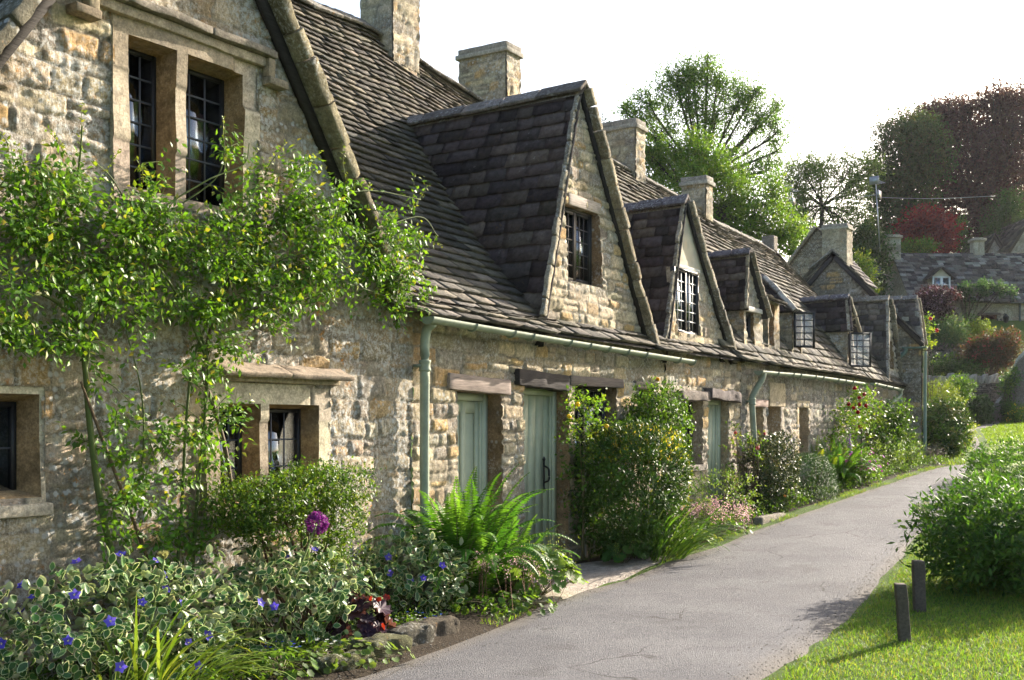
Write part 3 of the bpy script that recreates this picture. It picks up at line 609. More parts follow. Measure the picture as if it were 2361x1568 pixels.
lintel(H3, 3.46, 4.38, 1.84, 1.96, .1, (.16, .13, .11), .03, seed=12, mat='slate', name='lintel'); lintel(H3, 4.36, 5.5, 1.86, 2.0, .13, (.13, .105, .1), .03, seed=14, mat='slate', dz=-.05)
sb = MB(); sbox(sb, (3.5, -.05, .9), (4.42, .05, .98), (.33, .29, .24), seed=3); sb.build('sill', M['stone'], H3)
vg = MB(); bd = MB(); el3, ea3, er3 = W(eL[0]-.02, .0, eL[1]-.1), W(eA[0], -.15, eA[1]), W(eR[0]+.03, 0, eR[1]-.08)
verge(vg, er3, ea3, (0, -1, 0), .13, .07, seed=35, c=(.27, .235, .17), bend=.03); verge(vg, el3, ea3, (0, -1, 0), .04, .07, seed=36, c=(.34, .29, .21)); board(bd, er3, ea3, (0, -1, 0), .015, .05, .04)
rf = MB(); dormer_roof(H3, rf, el3+np.array([-.03, -.03, -.1]), ea3+np.array([0, -.02, .03]), er3+np.array([.03, -.05, 0]), -1.5, 53, expo=(.19, .14), width=(.22, .45))
do = rf.build('dormer_roof', M['slate'], H3); vg.build('verge', M['stone'], do); bd.build('bargeboard', M['wood'], do)
r_ = MB(); ridge_stones(r_, ea3+np.array([0, -.06, .06]), W(4.07, -1.5, 4.53), .12, .4, (.14, .12, .12), 8); r_.build('ridge_stones', M['stone'], do)
SH = loft([(4.9, .17, 2.44), (11.8, .17, 2.40), (15.4, .17, 2.34)], [(4.9, -1.05, 4.1), (12, -1.0, 3.95), (13.8, -1.0, 3.85), (15.4, -.95, 3.5)], [(4.9, -2.4, 5.84), (6, -2.4, 5.79), (8.9, -2.4, 5.64), (10.5, -2.4, 5.45), (12.9, -2.4, 5.38), (13.85, -2.4, 5.3), (15.4, -2.1, 4.66)])
SHR = loft([(4.9, -5.4, 2.5), (15.4, -5.4, 2.5)], [(4.9, -3.8, 4.1), (15.4, -3.6, 3.6)], [(4.9, -2.4, 5.84), (8.9, -2.4, 5.64), (13.85, -2.4, 5.3), (15.4, -2.1, 4.66)])
rf = MB(); tiles(rf, SH, 4.9, 6.0, (.19, .11), seed=47, clip=lambda P: ~((P[:, 0] < 5.2) & (P[:, 2] < 2.6))); sheet(rf, SH, 4.9, 6.0, 4, 12); sheet(rf, SHR, 4.9, 6.0)
tiles(rf, bil(W(5.25, .26, 2.42), W(6.05, .28, 2.40), W(6.05, .02, 2.6), W(5.25, .02, 2.62))[0], 0, .8, (.13, .1), (.25, .5), .035, seed=48)
e_ = bil(W(4.92, .1, 2.4), W(4.92, -5.4, 2.5), W(4.92, -2.5, 5.8), W(4.92, -2.3, 5.8)); sheet(rf, e_[0], 0, e_[1])
ro = rf.build('roof', M['slate'], H3)
bw = MB(); box(bw, (5.4, -5.5, -.2), (5.98, -5.3, 2.6), GREYS); bw.build('rear_wall', M['stone'], H3)

# --- 4: long low cottage with three small dormers
H4 = thing('stone_cottage', 'long low stone cottage with pale gutter, slit window and small hipped dormer', 'cottage', W(8.5, 0, .4))
w = MB()
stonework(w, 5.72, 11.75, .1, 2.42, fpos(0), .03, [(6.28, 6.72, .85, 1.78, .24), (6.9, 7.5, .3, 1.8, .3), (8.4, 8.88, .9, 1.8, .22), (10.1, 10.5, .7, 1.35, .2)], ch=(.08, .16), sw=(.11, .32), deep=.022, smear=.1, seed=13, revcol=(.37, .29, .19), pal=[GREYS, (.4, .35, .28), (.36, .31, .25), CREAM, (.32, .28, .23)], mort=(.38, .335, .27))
w.build('wall', M['stone'], H4, True)
win(H4, 6.3, 6.7, .87, 1.78, -.2, 2, 3); 
q = MB(); stonework(q, 6.9, 7.5, .3, 1.8, fpos(-.3), .04, [], deep=.02, smear=.6, seed=15, pal=[BROWN, OCHRE, GREYS]); q.build('blocked_doorway', M['stone'], H4, True)
win(H4, 8.42, 8.86, .92, 1.8, -.21, 2, 4)
d = MB(); box(d, (10.1, -.12, .7), (10.5, -.08, 1.35), (.05, .045, .045)); d.build('shutter', M['wood'], H4)
lintel(H4, 6.2, 6.86, 1.79, 1.9, .04, (.34, .24, .2), .008, seed=21)
m_ = MB()
stone_block(m_, 6.98, 7.72, 1.805, 2.18, -.1, .02, (.46, .37, .25), 31, res=.08); stone_block(m_, 7.505, 7.68, .4, 1.8, -.1, .016, (.4, .34, .26), 32, res=.08); stone_block(m_, 8.28, 8.98, 1.805, 1.92, -.1, .025, (.46, .37, .24), 33, res=.08); stone_block(m_, 8.24, 8.92, 1.925, 2.16, -.1, .018, (.42, .35, .25), 34, res=.08)
stone_block(m_, 8.29, 8.395, .85, 1.8, -.1, .025, (.46, .35, .2), 35, res=.08); stone_block(m_, 8.885, 8.98, .85, 1.8, -.1, .025, (.45, .37, .25), 36, res=.08); stone_block(m_, 8.25, 9.0, .62, .85, -.1, .05, (.37, .33, .27), 37, res=.08); m_.build('window_surround', M['ashlar'], H4)
rf = MB(); tiles(rf, SH, 6.0, 11.75, (.19, .1), (.18, .36), seed=49); sheet(rf, SH, 6.0, 11.75, 20, 12); sheet(rf, SHR, 6.0, 11.75)
tiles(rf, bil(W(6.5, .26, 2.40), W(11.6, .25, 2.39), W(11.6, .05, 2.52), W(6.5, .05, 2.54))[0], 0, 5.1, (.12, .1), (.2, .5), .03, seed=50)
ro = rf.build('roof', M['slate'], H4)
r_ = MB()
for a, b in (((6, 5.79), (8.9, 5.64)), ((8.9, 5.64), (10.5, 5.45)), ((10.5, 5.45), (12.9, 5.38))): ridge_stones(r_, W(a[0], -2.4, a[1]+.03), W(b[0], -2.4, b[1]+.03), .15, .45, seed=int(a[0]))
r_.build('ridge_stones', M['stone'], ro)
chimney(H4, 6.79, 7.14, -2.88, -2.2, 5.2, 6.56, 63, res=.04); chimney(H4, 9.78, 10.1, -2.68, -2.2, 5.0, 6.18, 64, res=.04)
gutter(H4, [W(5.92, .22, 2.31), W(8.5, .22, 2.33), W(11.7, .2, 2.31)], brk=.6)
downpipe(H4, [W(6.12, .22, 2.28), W(6.1, .2, 2.18), W(6.0, .1, 1.95), W(6.0, .09, 1.8), W(6.1, .09, 1.2), W(6.22, .1, .3)], .045, [(6.0, -.09, 1.86)])
def cheek(mb, s, v0, v1, z0, z1, seed=1, pal=PAL): stonework(mb, v0, v1, z0, z1, spos(s), .03, ch=(.07, .13), sw=(.1, .25), deep=.016, smear=.45, seed=seed, pal=pal)
# dormer with pointed gable
L3, A3, R3 = W(5.86, .06, 3.2), W(6.2, -.05, 4.08), W(6.72, .05, 3.14)
d = MB(); cheek(d, 5.92, -.95, .0, 2.35, 3.3, 71, [(.4, .31, .2), (.36, .28, .18), OCHRE, GREYS]); stonework(d, 5.9, 6.72, 2.35, 4.05, fpos(0.01, .06), .03, [(6.02, 6.34, 2.46, 3.2, .12)], lambda u, z: (z < 3.22) | tri((5.9, 3.2), (6.2, 4.05), (6.68, 3.2), 0)(u, z), deep=.012, smear=.7, seed=72, mort=(.5, .44, .34)); 
d.build('dormer_wall', M['stone'], H4, True); win(H4, 6.02, 6.34, 2.46, 3.2, -.09, 2, 4); lintel(H4, 5.94, 6.6, 3.2, 3.27, .04, (.55, .5, .45), .012, seed=23)
rf = MB(); dormer_roof(H4, rf, L3, A3, R3, -1.1, 55, expo=(.13, .1), width=(.15, .32), th=.018, pal=SHADE_SLATE); do = rf.build('dormer_roof', M['slate'], H4)
vg = MB(); verge(vg, R3, A3, (0, -1, 0), .1, .05, seed=37, c=(.3, .26, .18)); verge(vg, L3, A3, (0, -1, 0), .03, .05, seed=38, c=(.34, .29, .2)); vg.build('verge', M['stone'], do)
r_ = MB(); ridge_stones(r_, A3+np.array([0, -.05, .04]), W(6.2, -1.0, 4.1), .1, .35, (.14, .12, .125), 12, h=.08); r_.build('ridge_stones', M['stone'], do)
# small lean-to dormer beyond it
d = MB(); cheek(d, 6.95, -.7, 0, 2.5, 3.5, 73); stonework(d, 6.93, 7.45, 2.4, 3.46, fpos(0.), .04, [(6.98, 7.2, 2.75, 3.4, .12)], deep=.012, smear=.5, seed=74, rev=.1); d.build('dormer_wall', M['stone'], H4, True); win(H4, 6.98, 7.2, 2.75, 3.4, -.1, 2, 3)
rf = MB(); f, ln = bil(W(6.85, .12, 3.42), W(7.5, .12, 3.4), W(7.5, -.95, 4.0), W(6.85, -.95, 4.0)); tiles(rf, f, 0, ln, (.13, .1), (.14, .28), .022, seed=56); sheet(rf, f, 0, ln); rf.build('dormer_roof', M['slate'], H4)
# hipped dormer with open casement
hv = -.55; ha = 8.35; hz_ = 3.98
P1, P2, P3_, A4, A4b = W(8.05, .08, 3.36), W(8.66, .06, 3.36), W(8.05, -1.1, 3.36), W(ha, hv, hz_), W(ha, -1.15, hz_+.02)
d = MB(); cheek(d, 8.1, -1.0, .0, 2.45, 3.38, 75); stonework(d, 8.08, 8.62, 2.4, 3.38, fpos(0.), .04, [(8.14, 8.56, 2.6, 3.34, .12)], deep=.012, smear=.5, seed=76, rev=.1); d.build('dormer_wall', M['stone'], H4, True)
rf = MB()
for (a, b, c_, e, sd_) in ((P3_, P1, A4, A4b, 1), (P1, P2, A4+.01, A4-.01, 2), (P2, W(8.66, -1.1, 3.36), A4b, A4, 3)): f, ln = bil(a, b, c_, e); tiles(rf, f, 0, ln, (.13, .1), (.15, .3), .02, SHADE_SLATE if sd_ == 1 else SLATE, seed=57+sd_); sheet(rf, f, 0, ln, 4, 4)  # slope turned from the sun gets the slates with shade in their colour
do = rf.build('dormer_roof', M['slate'], H4); r_ = MB(); ridge_stones(r_, A4+np.array([0, 0, .03]), A4b+np.array([0, 0, .03]), .1, .3, (.14, .12, .12), 14, h=.08); ridge_stones(r_, P1+np.array([0, 0, .02]), A4+np.array([0, 0, .03]), .06, .25, (.4, .37, .32), 15, h=.03); r_.build('ridge_stones', M['stone'], do)
win(H4, 8.14, 8.56, 2.6, 3.34, -.1, 2, 4)
def open_casement(house, hinge, out, wd, z0, z1, nx, nz):       # leaf swung out from the wall
    h_ = np.asarray(hinge, float); o = unit(np.asarray(out, float)); n_ = np.array([-o[1], o[0], 0]); f = MB(); c = (.02, .02, .022); a = .018
    def bar(p, q, wy, wz, m, c): m_ = (p+q)/2; d_ = (q-p)/2; obox(m, m_, d_, n_*wy, np.array([0, 0, wz]) if abs(d_[2]) < 1e-6 else o*wz, c)
    Z0, Z1 = np.array([0, 0, z0]), np.array([0, 0, z1]); b0 = h_*[1, 1, 0]
    for x in (a, wd-a): bar(b0+o*x+Z0, b0+o*x+Z1, .012, a, f, c)
    for z in (z0+a, z1-a): bar(b0+o*(2*a)+[0, 0, z], b0+o*(wd-2*a)+[0, 0, z], .011, a, f, c)
    for i in range(1, nx): x = 2*a+(wd-4*a)*i/nx; bar(b0+o*x+Z0+[0, 0, 2*a], b0+o*x+Z1-[0, 0, 2*a], .006, .008, f, c)
    for i in range(1, nz): z = z0+2*a+(z1-z0-4*a)*i/nz; bar(b0+o*(2*a)+[0, 0, z], b0+o*(wd-2*a)+[0, 0, z], .0055, .008, f, c)
    w_ = f.build('open_casement', M['iron'], house); p = MB(); m_ = b0+o*wd/2+[0, 0, (z0+z1)/2]; obox(p, m_, o*(wd/2-2*a), n_*.0015, (0, 0, (z1-z0)/2-2*a), (.5, .5, .5)); p.build('pane', M['sky_pane'], w_)
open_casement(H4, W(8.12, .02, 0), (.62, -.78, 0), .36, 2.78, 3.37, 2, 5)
# gabled dormer with cheek and open casement
L5, A5, R5 = W(11.2, .06, 3.26), W(11.52, -.08, 3.93), W(11.8, .04, 3.27)
d = MB(); cheek(d, 11.24, -1.1, .03, 2.3, 3.32, 77, [(.38, .31, .2), (.34, .27, .17), OCHRE, GREYS]); stonework(d, 11.23, 11.78, 2.3, 3.9, fpos(0.02, .05), .04, [(11.3, 11.72, 2.5, 3.24, .12)], lambda u, z: (z < 3.3) | tri((11.22, 3.26), (11.52, 3.92), (11.8, 3.26), 0)(u, z), deep=.012, smear=.5, seed=78, rev=.1); d.build('dormer_wall', M['stone'], H4, True); win(H4, 11.3, 11.72, 2.5, 3.24, -.1, 2, 5)
rf = MB(); dormer_roof(H4, rf, L5+np.array([0, -.05, 0]), A5+np.array([0, -.05, .02]), R5, -1.25, 61, expo=(.14, .11), width=(.16, .34), th=.02); do = rf.build('dormer_roof', M['slate'], H4)
vg = MB(); verge(vg, R5, A5, (0, -1, 0), .1, .05, seed=39, c=(.34, .29, .2)); verge(vg, L5, A5, (0, -1, 0), .04, .05, seed=40, c=(.36, .31, .22)); vg.build('verge', M['stone'], do)
r_ = MB(); ridge_stones(r_, A5+np.array([0, -.06, .04]), W(11.5, -1.15, 3.93), .1, .35, (.14, .12, .125), 16, h=.08); r_.build('ridge_stones', M['stone'], do)
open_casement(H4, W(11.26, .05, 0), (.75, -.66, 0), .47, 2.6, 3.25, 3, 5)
bw = MB(); box(bw, (5.98, -5.5, -.2), (11.75, -5.3, 2.6), GREYS); bw.build('rear_wall', M['stone'], H4)

# --- 5: cottage with the steep slated side dormer
H5 = thing('stone_cottage', 'stone cottage with steep slated wall dormer beside the dark red climbing rose', 'cottage', W(13.5, 0, .6))
w = MB(); GL, GA, GR = (13.9, 2.4), (14.68, 4.15), (15.28, 2.35)
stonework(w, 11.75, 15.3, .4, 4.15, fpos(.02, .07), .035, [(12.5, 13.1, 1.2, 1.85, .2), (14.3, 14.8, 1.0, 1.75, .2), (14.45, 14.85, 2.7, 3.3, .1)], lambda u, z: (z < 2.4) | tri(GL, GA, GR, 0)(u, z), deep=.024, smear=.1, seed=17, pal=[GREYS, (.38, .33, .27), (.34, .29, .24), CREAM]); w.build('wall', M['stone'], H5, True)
win(H5, 12.52, 13.08, 1.2, 1.85, -.15, 3, 4); win(H5, 14.32, 14.78, 1.0, 1.75, -.15, 3, 4); win(H5, 14.45, 14.85, 2.7, 3.3, -.1, 2, 4); lintel(H5, 12.4, 13.2, 1.85, 1.95, .05, (.38, .34, .28), .006, 'lintel', 'stone', 25)
rf = MB(); l5, a5, r5 = W(13.87, .12, 2.4), W(14.68, -.1, 4.2), W(15.28, .02, 2.3)
dormer_roof(H5, rf, l5, a5, r5, -1.2, 65, expo=(.16, .12), width=(.16, .34), th=.02, pal=[(.17, .15, .135), (.2, .175, .15), (.14, .125, .125), (.22, .19, .16)]); do = rf.build('dormer_roof', M['slate'], H5)
vg = MB(); verge(vg, r5, a5, (0, -1, 0), .12, .06, seed=43, c=(.24, .21, .15)); verge(vg, l5, a5, (0, -1, 0), .05, .06, seed=44, c=(.36, .31, .23)); vg.build('verge', M['stone'], do)
r_ = MB(); ridge_stones(r_, a5+np.array([0, -.05, .04]), W(14.68, -1.1, 4.22), .1, .5, (.24, .2, .15), 18, h=.09); r_.build('ridge_stones', M['stone'], do)
rf = MB(); tiles(rf, SH, 11.75, 15.35, (.18, .1), (.18, .34), seed=66); sheet(rf, SH, 11.75, 15.35, 20, 12); sheet(rf, SHR, 11.75, 15.35); ro = rf.build('roof', M['slate'], H5)
r_ = MB(); ridge_stones(r_, W(12.9, -2.4, 5.41), W(13.85, -2.4, 5.34), .15, .4, seed=19); ridge_stones(r_, W(13.85, -2.4, 5.4), W(15.3, -2.1, 4.74), .14, .35, (.2, .17, .14), 20); sbox(r_, (13.7, -2.52, 5.3), (13.95, -2.25, 5.62), (.24, .2, .16), seed=4); r_.build('ridge_stones', M['stone'], ro)
gutter(H5, [W(12.2, .24, 2.33), W(14.6, .22, 2.27)], .05, .8); downpipe(H5, [W(14.55, .22, 2.25), W(14.55, .2, 2.12), W(14.1, .1, 1.85), W(14.1, .09, 1.0)], .04)
bw = MB(); box(bw, (11.75, -5.5, -.2), (15.3, -5.3, 2.6), GREYS); bw.build('rear_wall', M['stone'], H5)

# --- 6: end cottage, its gable wall turned to us
H6 = thing('end_cottage', 'end cottage of the row, its broad gable facing back along the lane', 'cottage', W(16.5, 0, .7)); SR = 15.32
kV, kZ = [-3.9, -3.3, -1.42, -.1, .5], [2.9, 3.35, 5.4, 3.98, 3.33]
w = MB(); GP = [(.34, .285, .205), (.37, .315, .23), (.3, .255, .19), OCHRE, GREYS]
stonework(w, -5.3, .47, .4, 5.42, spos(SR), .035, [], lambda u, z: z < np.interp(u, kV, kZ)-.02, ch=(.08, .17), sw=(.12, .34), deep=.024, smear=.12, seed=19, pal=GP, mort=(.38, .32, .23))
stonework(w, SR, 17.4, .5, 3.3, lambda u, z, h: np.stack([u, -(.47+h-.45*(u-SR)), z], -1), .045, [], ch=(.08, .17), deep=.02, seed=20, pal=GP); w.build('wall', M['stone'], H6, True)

rf = MB()
for (pts, sd_) in (([(-1.42, 5.4), (-.1, 3.98), (.5, 3.36)], 1), ([(-1.42, 5.4), (-3.3, 3.35), (-4.2, 2.7)], 2)):
    for (a, b) in zip(pts[:-1], pts[1:]): f, ln = bil(W(SR-.1, b[0], b[1]), W(17.4, b[0]-1.1, b[1]), W(17.4, a[0]-1.1, a[1]), W(SR-.1, a[0], a[1])); tiles(rf, f, 0, ln, (.16, .13), (.18, .36), .022, seed=67+sd_); sheet(rf, f, 0, ln)
ro = rf.build('roof', M['slate'], H6); bd = MB()
V = [(-3.3, 3.35), (-1.42, 5.4), (-.1, 3.98), (.55, 3.28)]
for a, b in zip(V[:-1], V[1:]): board(bd, W(SR, a[0], a[1]-.02), W(SR, b[0], b[1]-.02), (-1, 0, 0), .02, .1, .05, (.07, .06, .055))
bd.build('bargeboard', M['wood'], ro); r_ = MB(); ridge_stones(r_, W(SR-.1, -1.42, 5.42), W(17.4, -2.52, 5.42), .12, .4, seed=21); r_.build('ridge_stones', M['stone'], ro)
bl, ba, br = W(15.45, .47, 3.28), W(15.97, .2, 4.32), W(16.25, .3, 3.28); rf = MB(); dormer_roof(H6, rf, bl+np.array([-.1, 0, 0]), ba, br, -1.0, 71, expo=(.15, .11), width=(.15, .32), th=.02, pal=[(.15, .13, .13), (.18, .155, .14), (.13, .115, .12), (.3, .28, .25)]); do = rf.build('dormer_roof', M['slate'], H6)
vg = MB(); verge(vg, br, ba, (0, -1, 0), .1, .05, seed=45); verge(vg, bl, ba, (0, -1, 0), .06, .05, seed=46, c=(.34, .29, .22)); vg.build('verge', M['stone'], do); r_ = MB(); ridge_stones(r_, ba+np.array([0, -.05, .04]), W(16, -.7, 4.34), .1, .35, (.2, .18, .16), 22, h=.08); r_.build('ridge_stones', M['stone'], do)
d = MB(); stonework(d, 15.45, 16.25, 3.2, 4.3, lambda u, z, h: np.stack([u, -(.42+h-.2*(u-15.45)-.2*(z-3.28)), z], -1), .05, [], tri((15.45, 3.28), (15.97, 4.3), (16.25, 3.28), 0), seed=79); d.build('dormer_wall', M['stone'], H6, True)
gutter(H6, [W(SR-.12, .1, 3.2), W(SR-.14, .62, 3.19)], .045, .4, (.2, .27, .22)); downpipe(H6, [W(SR-.12, .18, 3.18), W(SR-.12, .15, 3.08), W(SR-.1, -.02, 2.92), W(SR-.1, -.03, 2.75), W(SR-.1, -.02, 2), W(SR-.1, .08, .9)], .042, [(SR-.1, .03, 2.78)], (.2, .27, .22))
hp = MB(); sbox(hp, (SR-.19, -.12, 1.98), (SR-.02, .1, 2.12), (.22, .29, .24), seed=1, r=.02, amp=.002); hp.build('hopper', M['pipe'], H6)
downpipe(H6, [W(SR+.1, .53, 3.1), W(SR+.1, .52, 2.2), W(SR+.1, .52, .75)], .04, (), (.2, .27, .22))
bw = MB(); box(bw, (17.3, -5.9, .4), (17.5, -.5, 3.3), GREYS); box(bw, (SR, -5.6, .4), (17.4, -5.4, 2.9), GREYS); bw.build('rear_wall', M['stone'], H6)
# ---------------------------------------------------------------- ground
def sheetgrid(name, S, V, mat, cfn, dz=0.):
    SS, VV = np.meshgrid(S, V, indexing='ij'); Z = g(SS, VV)+dz; P = np.stack([SS, -VV, Z], -1); I = np.arange(SS.size).reshape(SS.shape)
    m = MB(); m.add(P.reshape(-1, 3), np.stack([I[:-1, :-1], I[:-1, 1:], I[1:, 1:], I[1:, :-1]], -1).reshape(-1, 4), None, cfn(P.reshape(-1, 3))); return m.build(name, mat, None, True)
def ground_mat(name, c1, c2, bs=60, strength=.6):
    m, nt, b, nn, ll = newmat(name); c = mixc(nt, rmp(nt, nz(nt, 1.3, 5, .7), .4, .62), c1, c2); c = mixc(nt, rmp(nt, nz(nt, 25, 4, .7), .35, .65, 0, .5), c, tuple(x*.5 for x in c1))
    ll.new(c, b.inputs['Base Color']); b.inputs['Roughness'].default_value = .95; b.inputs['Specular IOR Level'].default_value = .1; bump(nt, b, nz(nt, bs, 4, .7), strength, .04); return m
M['grass_g'] = ground_mat('grass_ground', (.075, .13, .022), (.11, .16, .03)); M['soil'] = ground_mat('garden_soil', (.05, .038, .027), (.075, .058, .04), 40, 1.)
sp = np.unique(np.round(np.concatenate([np.arange(-14, 60.1, .5), np.linspace(60, 320, 20), np.linspace(-320, -14, 20)]), 3)); vp = np.unique(np.round(np.concatenate([np.arange(-36, 20.1, .5), np.linspace(20, 320, 18), np.linspace(-320, -36, 18)]), 3))
tag(sheetgrid('ground', sp, vp, M['grass_g'], lambda P: np.tile((.1, .15, .03), (len(P), 1))), 'grassy ground reaching to the horizon', None, None, 'structure')
RL = [(-14, 1.75), (-8, 1.62), (-4.83, 1.5), (-3.4, 1.38), (-2.4, 1.22), (-1.6, 1.0), (0, .95), (2, .9), (4.3, .86), (7, .9), (10, .96), (13.1, 1.02), (14.3, 1.2), (15.2, 1.62), (15.9, 2.4), (16.4, 4), (17, 9)]
RR = [(-14, 4.6), (-8, 4.05), (-4.8, 3.8), (-3.43, 3.73), (-1.34, 3.56), (0, 3.4), (1.7, 3.22), (3.2, 3.03), (6, 2.85), (9.6, 2.7), (11.5, 2.8), (12.6, 3.1), (13.4, 3.7), (13.8, 5), (14, 9)]
def strip(name, A, B, mat, dz, n=160, m=14, label=None, c=(.2, .19, .19)):
    a = curve([W(s, v, 0) for s, v in A], n); b = curve([W(s, v, 0) for s, v in B], n)
    def rs(P, k): d = np.concatenate([[0], np.cumsum(np.linalg.norm(np.diff(P, axis=0), axis=1))]); x = np.linspace(0, d[-1], k); return np.stack([np.interp(x, d, P[:, i]) for i in range(3)], -1)
    a, b = rs(a, n), rs(b, n)
    a[:, :2] += .05*(np.stack([noise(a*3, 1, 5), noise(a*3, 1, 6)], -1)-.5); b[:, :2] += .06*(np.stack([noise(b*3, 1, 7), noise(b*3, 1, 8)], -1)-.5)
    f = np.linspace(0, 1, m)[None, :, None]; P = a[:, None]*(1-f)+b[:, None]*f
    edge = np.minimum(f[..., 0], 1-f[..., 0])
    edge = np.broadcast_to(edge, P.shape[:2]); P[..., 2] = g(P[..., 0], -P[..., 1])+dz+.03*np.sqrt(np.clip(edge*4, 0, 1))-.012+.012*(noise(P, .8, 3)-.5)
    I = np.arange(n*m).reshape(n, m); mb = MB(); mb.add(P.reshape(-1, 3), np.stack([I[:-1, :-1], I[:-1, 1:], I[1:, 1:], I[1:, :-1]], -1).reshape(-1, 4), None, c if c is not None else (np.clip(1-edge*9+1.2*(fbm(P, 2.2, 4)-.5)*np.clip(1-edge*4, 0, 1), 0, 1)[..., None]*np.ones(3)).reshape(-1, 3))
    return tag(mb.build(name, mat, None, True), label, None, None, 'structure')
def vcol_f(nt):
    n = nt.nodes.new('ShaderNodeAttribute'); n.attribute_name = 'Col'; return n.outputs['Fac']
def asphalt():
    m, nt, b, nn, ll = newmat('worn_asphalt')
    c = mixc(nt, rmp(nt, nz(nt, .9, 5, .65), .42, .6), (.108, .107, .118), (.148, .145, .155))
    c = mixc(nt, rmp(nt, nz(nt, 2.6, 4, .6, None, .6), .57, .66, 0, .5), c, (.075, .072, .077))
    c = scalec(nt, c, rmp(nt, nz(nt, 70, 4, .85), .3, .7, .4, 1.65))
    vo = N(nt, 'ShaderNodeTexVoronoi', Scale=120.); ll.new(coord(nt), vo.inputs['Vector']); c = scalec(nt, c, rmp(nt, vo.outputs['Distance'], .1, .7, 1.12, .82))
    vd = N(nt, 'ShaderNodeTexVoronoi', Scale=5.); ll.new(coord(nt), vd.inputs['Vector']); c = mixc(nt, rmp(nt, vd.outputs['Distance'], .075, .05, 0, .65), c, (.03, .027, .027)); vc = N(nt, 'ShaderNodeTexVoronoi', Scale=.9); vc.feature = 'DISTANCE_TO_EDGE'; cw = N(nt, 'ShaderNodeTexNoise', Scale=3., Detail=4.); ll.new(coord(nt), cw.inputs['Vector']); ll.new(mixc(nt, .18, coord(nt), cw.outputs['Color']), vc.inputs['Vector']); crk = mth(nt, 'MULTIPLY', rmp(nt, vc.outputs['Distance'], .008, .002), rmp(nt, nz(nt, .7, 2), .5, .56)); c = mixc(nt, mth(nt, 'MULTIPLY', crk, .8), c, (.03, .028, .027)); c = mixc(nt, rmp(nt, vcol_f(nt), .0, 1., 0, .75), c, (.2, .165, .12))
    ll.new(c, b.inputs['Base Color']); b.inputs['Roughness'].default_value = .82; b.inputs['Specular IOR Level'].default_value = .3
    bump(nt, b, mth(nt, 'ADD', nz(nt, 110, 3, .8), mth(nt, 'MULTIPLY', vo.outputs['Distance'], .7)), .8, .02); return m
M['road'] = asphalt()
strip('road', RL, RR, M['road'], .004, 220, 18, 'worn grey asphalt lane running past the cottages', None)
BL = [(-14, .02), (-4, .02), (4, .02), (10, .02), (15.2, .05)]; BR = [(-14, 1.95), (-8, 1.82), (-4.83, 1.68), (-3.4, 1.55), (-2.4, 1.36), (0, 1.0), (4.3, .8), (10, .88), (13.1, .95), (15.2, 1.3)]
strip('flower_bed', BL, BR, M['soil'], .002, 120, 8, 'dark soil bed between the cottage walls and the lane')
m_ = ground_mat('gravel_path', (.22, .2, .18), (.17, .155, .14), 80, .8)
pl_ = [gp(2238, 1071), gp(2243, 1045), gp(2240, 1015), gp(2232, 992), (34, -1.6), (38.5, -1.95)]; pr_ = [gp(2285, 1071), gp(2266, 1045), gp(2256, 1015), gp(2246, 992), (34.4, -1.2), (38.8, -1.5)]
strip('path', pl_, pr_, m_, .006, 60, 6, 'narrow gravel path crossing the lawn to the wooden gate')
# paving before the green door
strip('pavement', [(-2.05, .98), (-1.5, .6), (-.9, .3), (-.3, .06), (.3, .04)], [(-1.75, 1.18), (-.9, 1.03), (-.1, .98), (.6, .93), (1.45, .86)], M['ashlar'], .012, 50, 10, 'worn pale stone paving in front of the green door', (.36, .31, .26))

gm = MB(); n = 5200; i = rng.integers(0, 2, n); s_ = R(-5.5, 14, n); ed_ = np.where(i == 0, np.interp(s_, [a for a, b in RL[:13]], [b for a, b in RL[:13]]), np.interp(s_, [a for a, b in RR[:12]], [b for a, b in RR[:12]])); v_ = ed_+np.where(i == 0, 1, -1)*np.abs(rng.normal(size=n))*.16-.01
sz = R(.002, .006, n)*np.where(R(0, 1, n) > .96, 1.8, 1); c0_ = np.stack([s_, -v_, g(s_, v_)+.022+sz*.2], -1); o8 = np.array([(1, 0, 0), (-1, 0, 0), (0, 1, 0), (0, -1, 0), (0, 0, .7), (0, 0, -.7)]); V = c0_[:, None]+sz[:, None, None]*(o8[None]+R(-.3, .3, (n, 6, 3)))
gm.add(V.reshape(-1, 3), None, (np.array([(0, 2, 4), (2, 1, 4), (1, 3, 4), (3, 0, 4), (2, 0, 5), (1, 2, 5), (3, 1, 5), (0, 3, 5)])[None]+np.arange(n)[:, None, None]*6).reshape(-1, 3), np.repeat(np.array((.28, .25, .21))*R(.5, 1.5, (n, 1)), 6, 0)); tag(gm.build('loose_grit', M['drystone'], None), 'loose stone chips scattered along both edges of the lane', None, None, 'stuff')
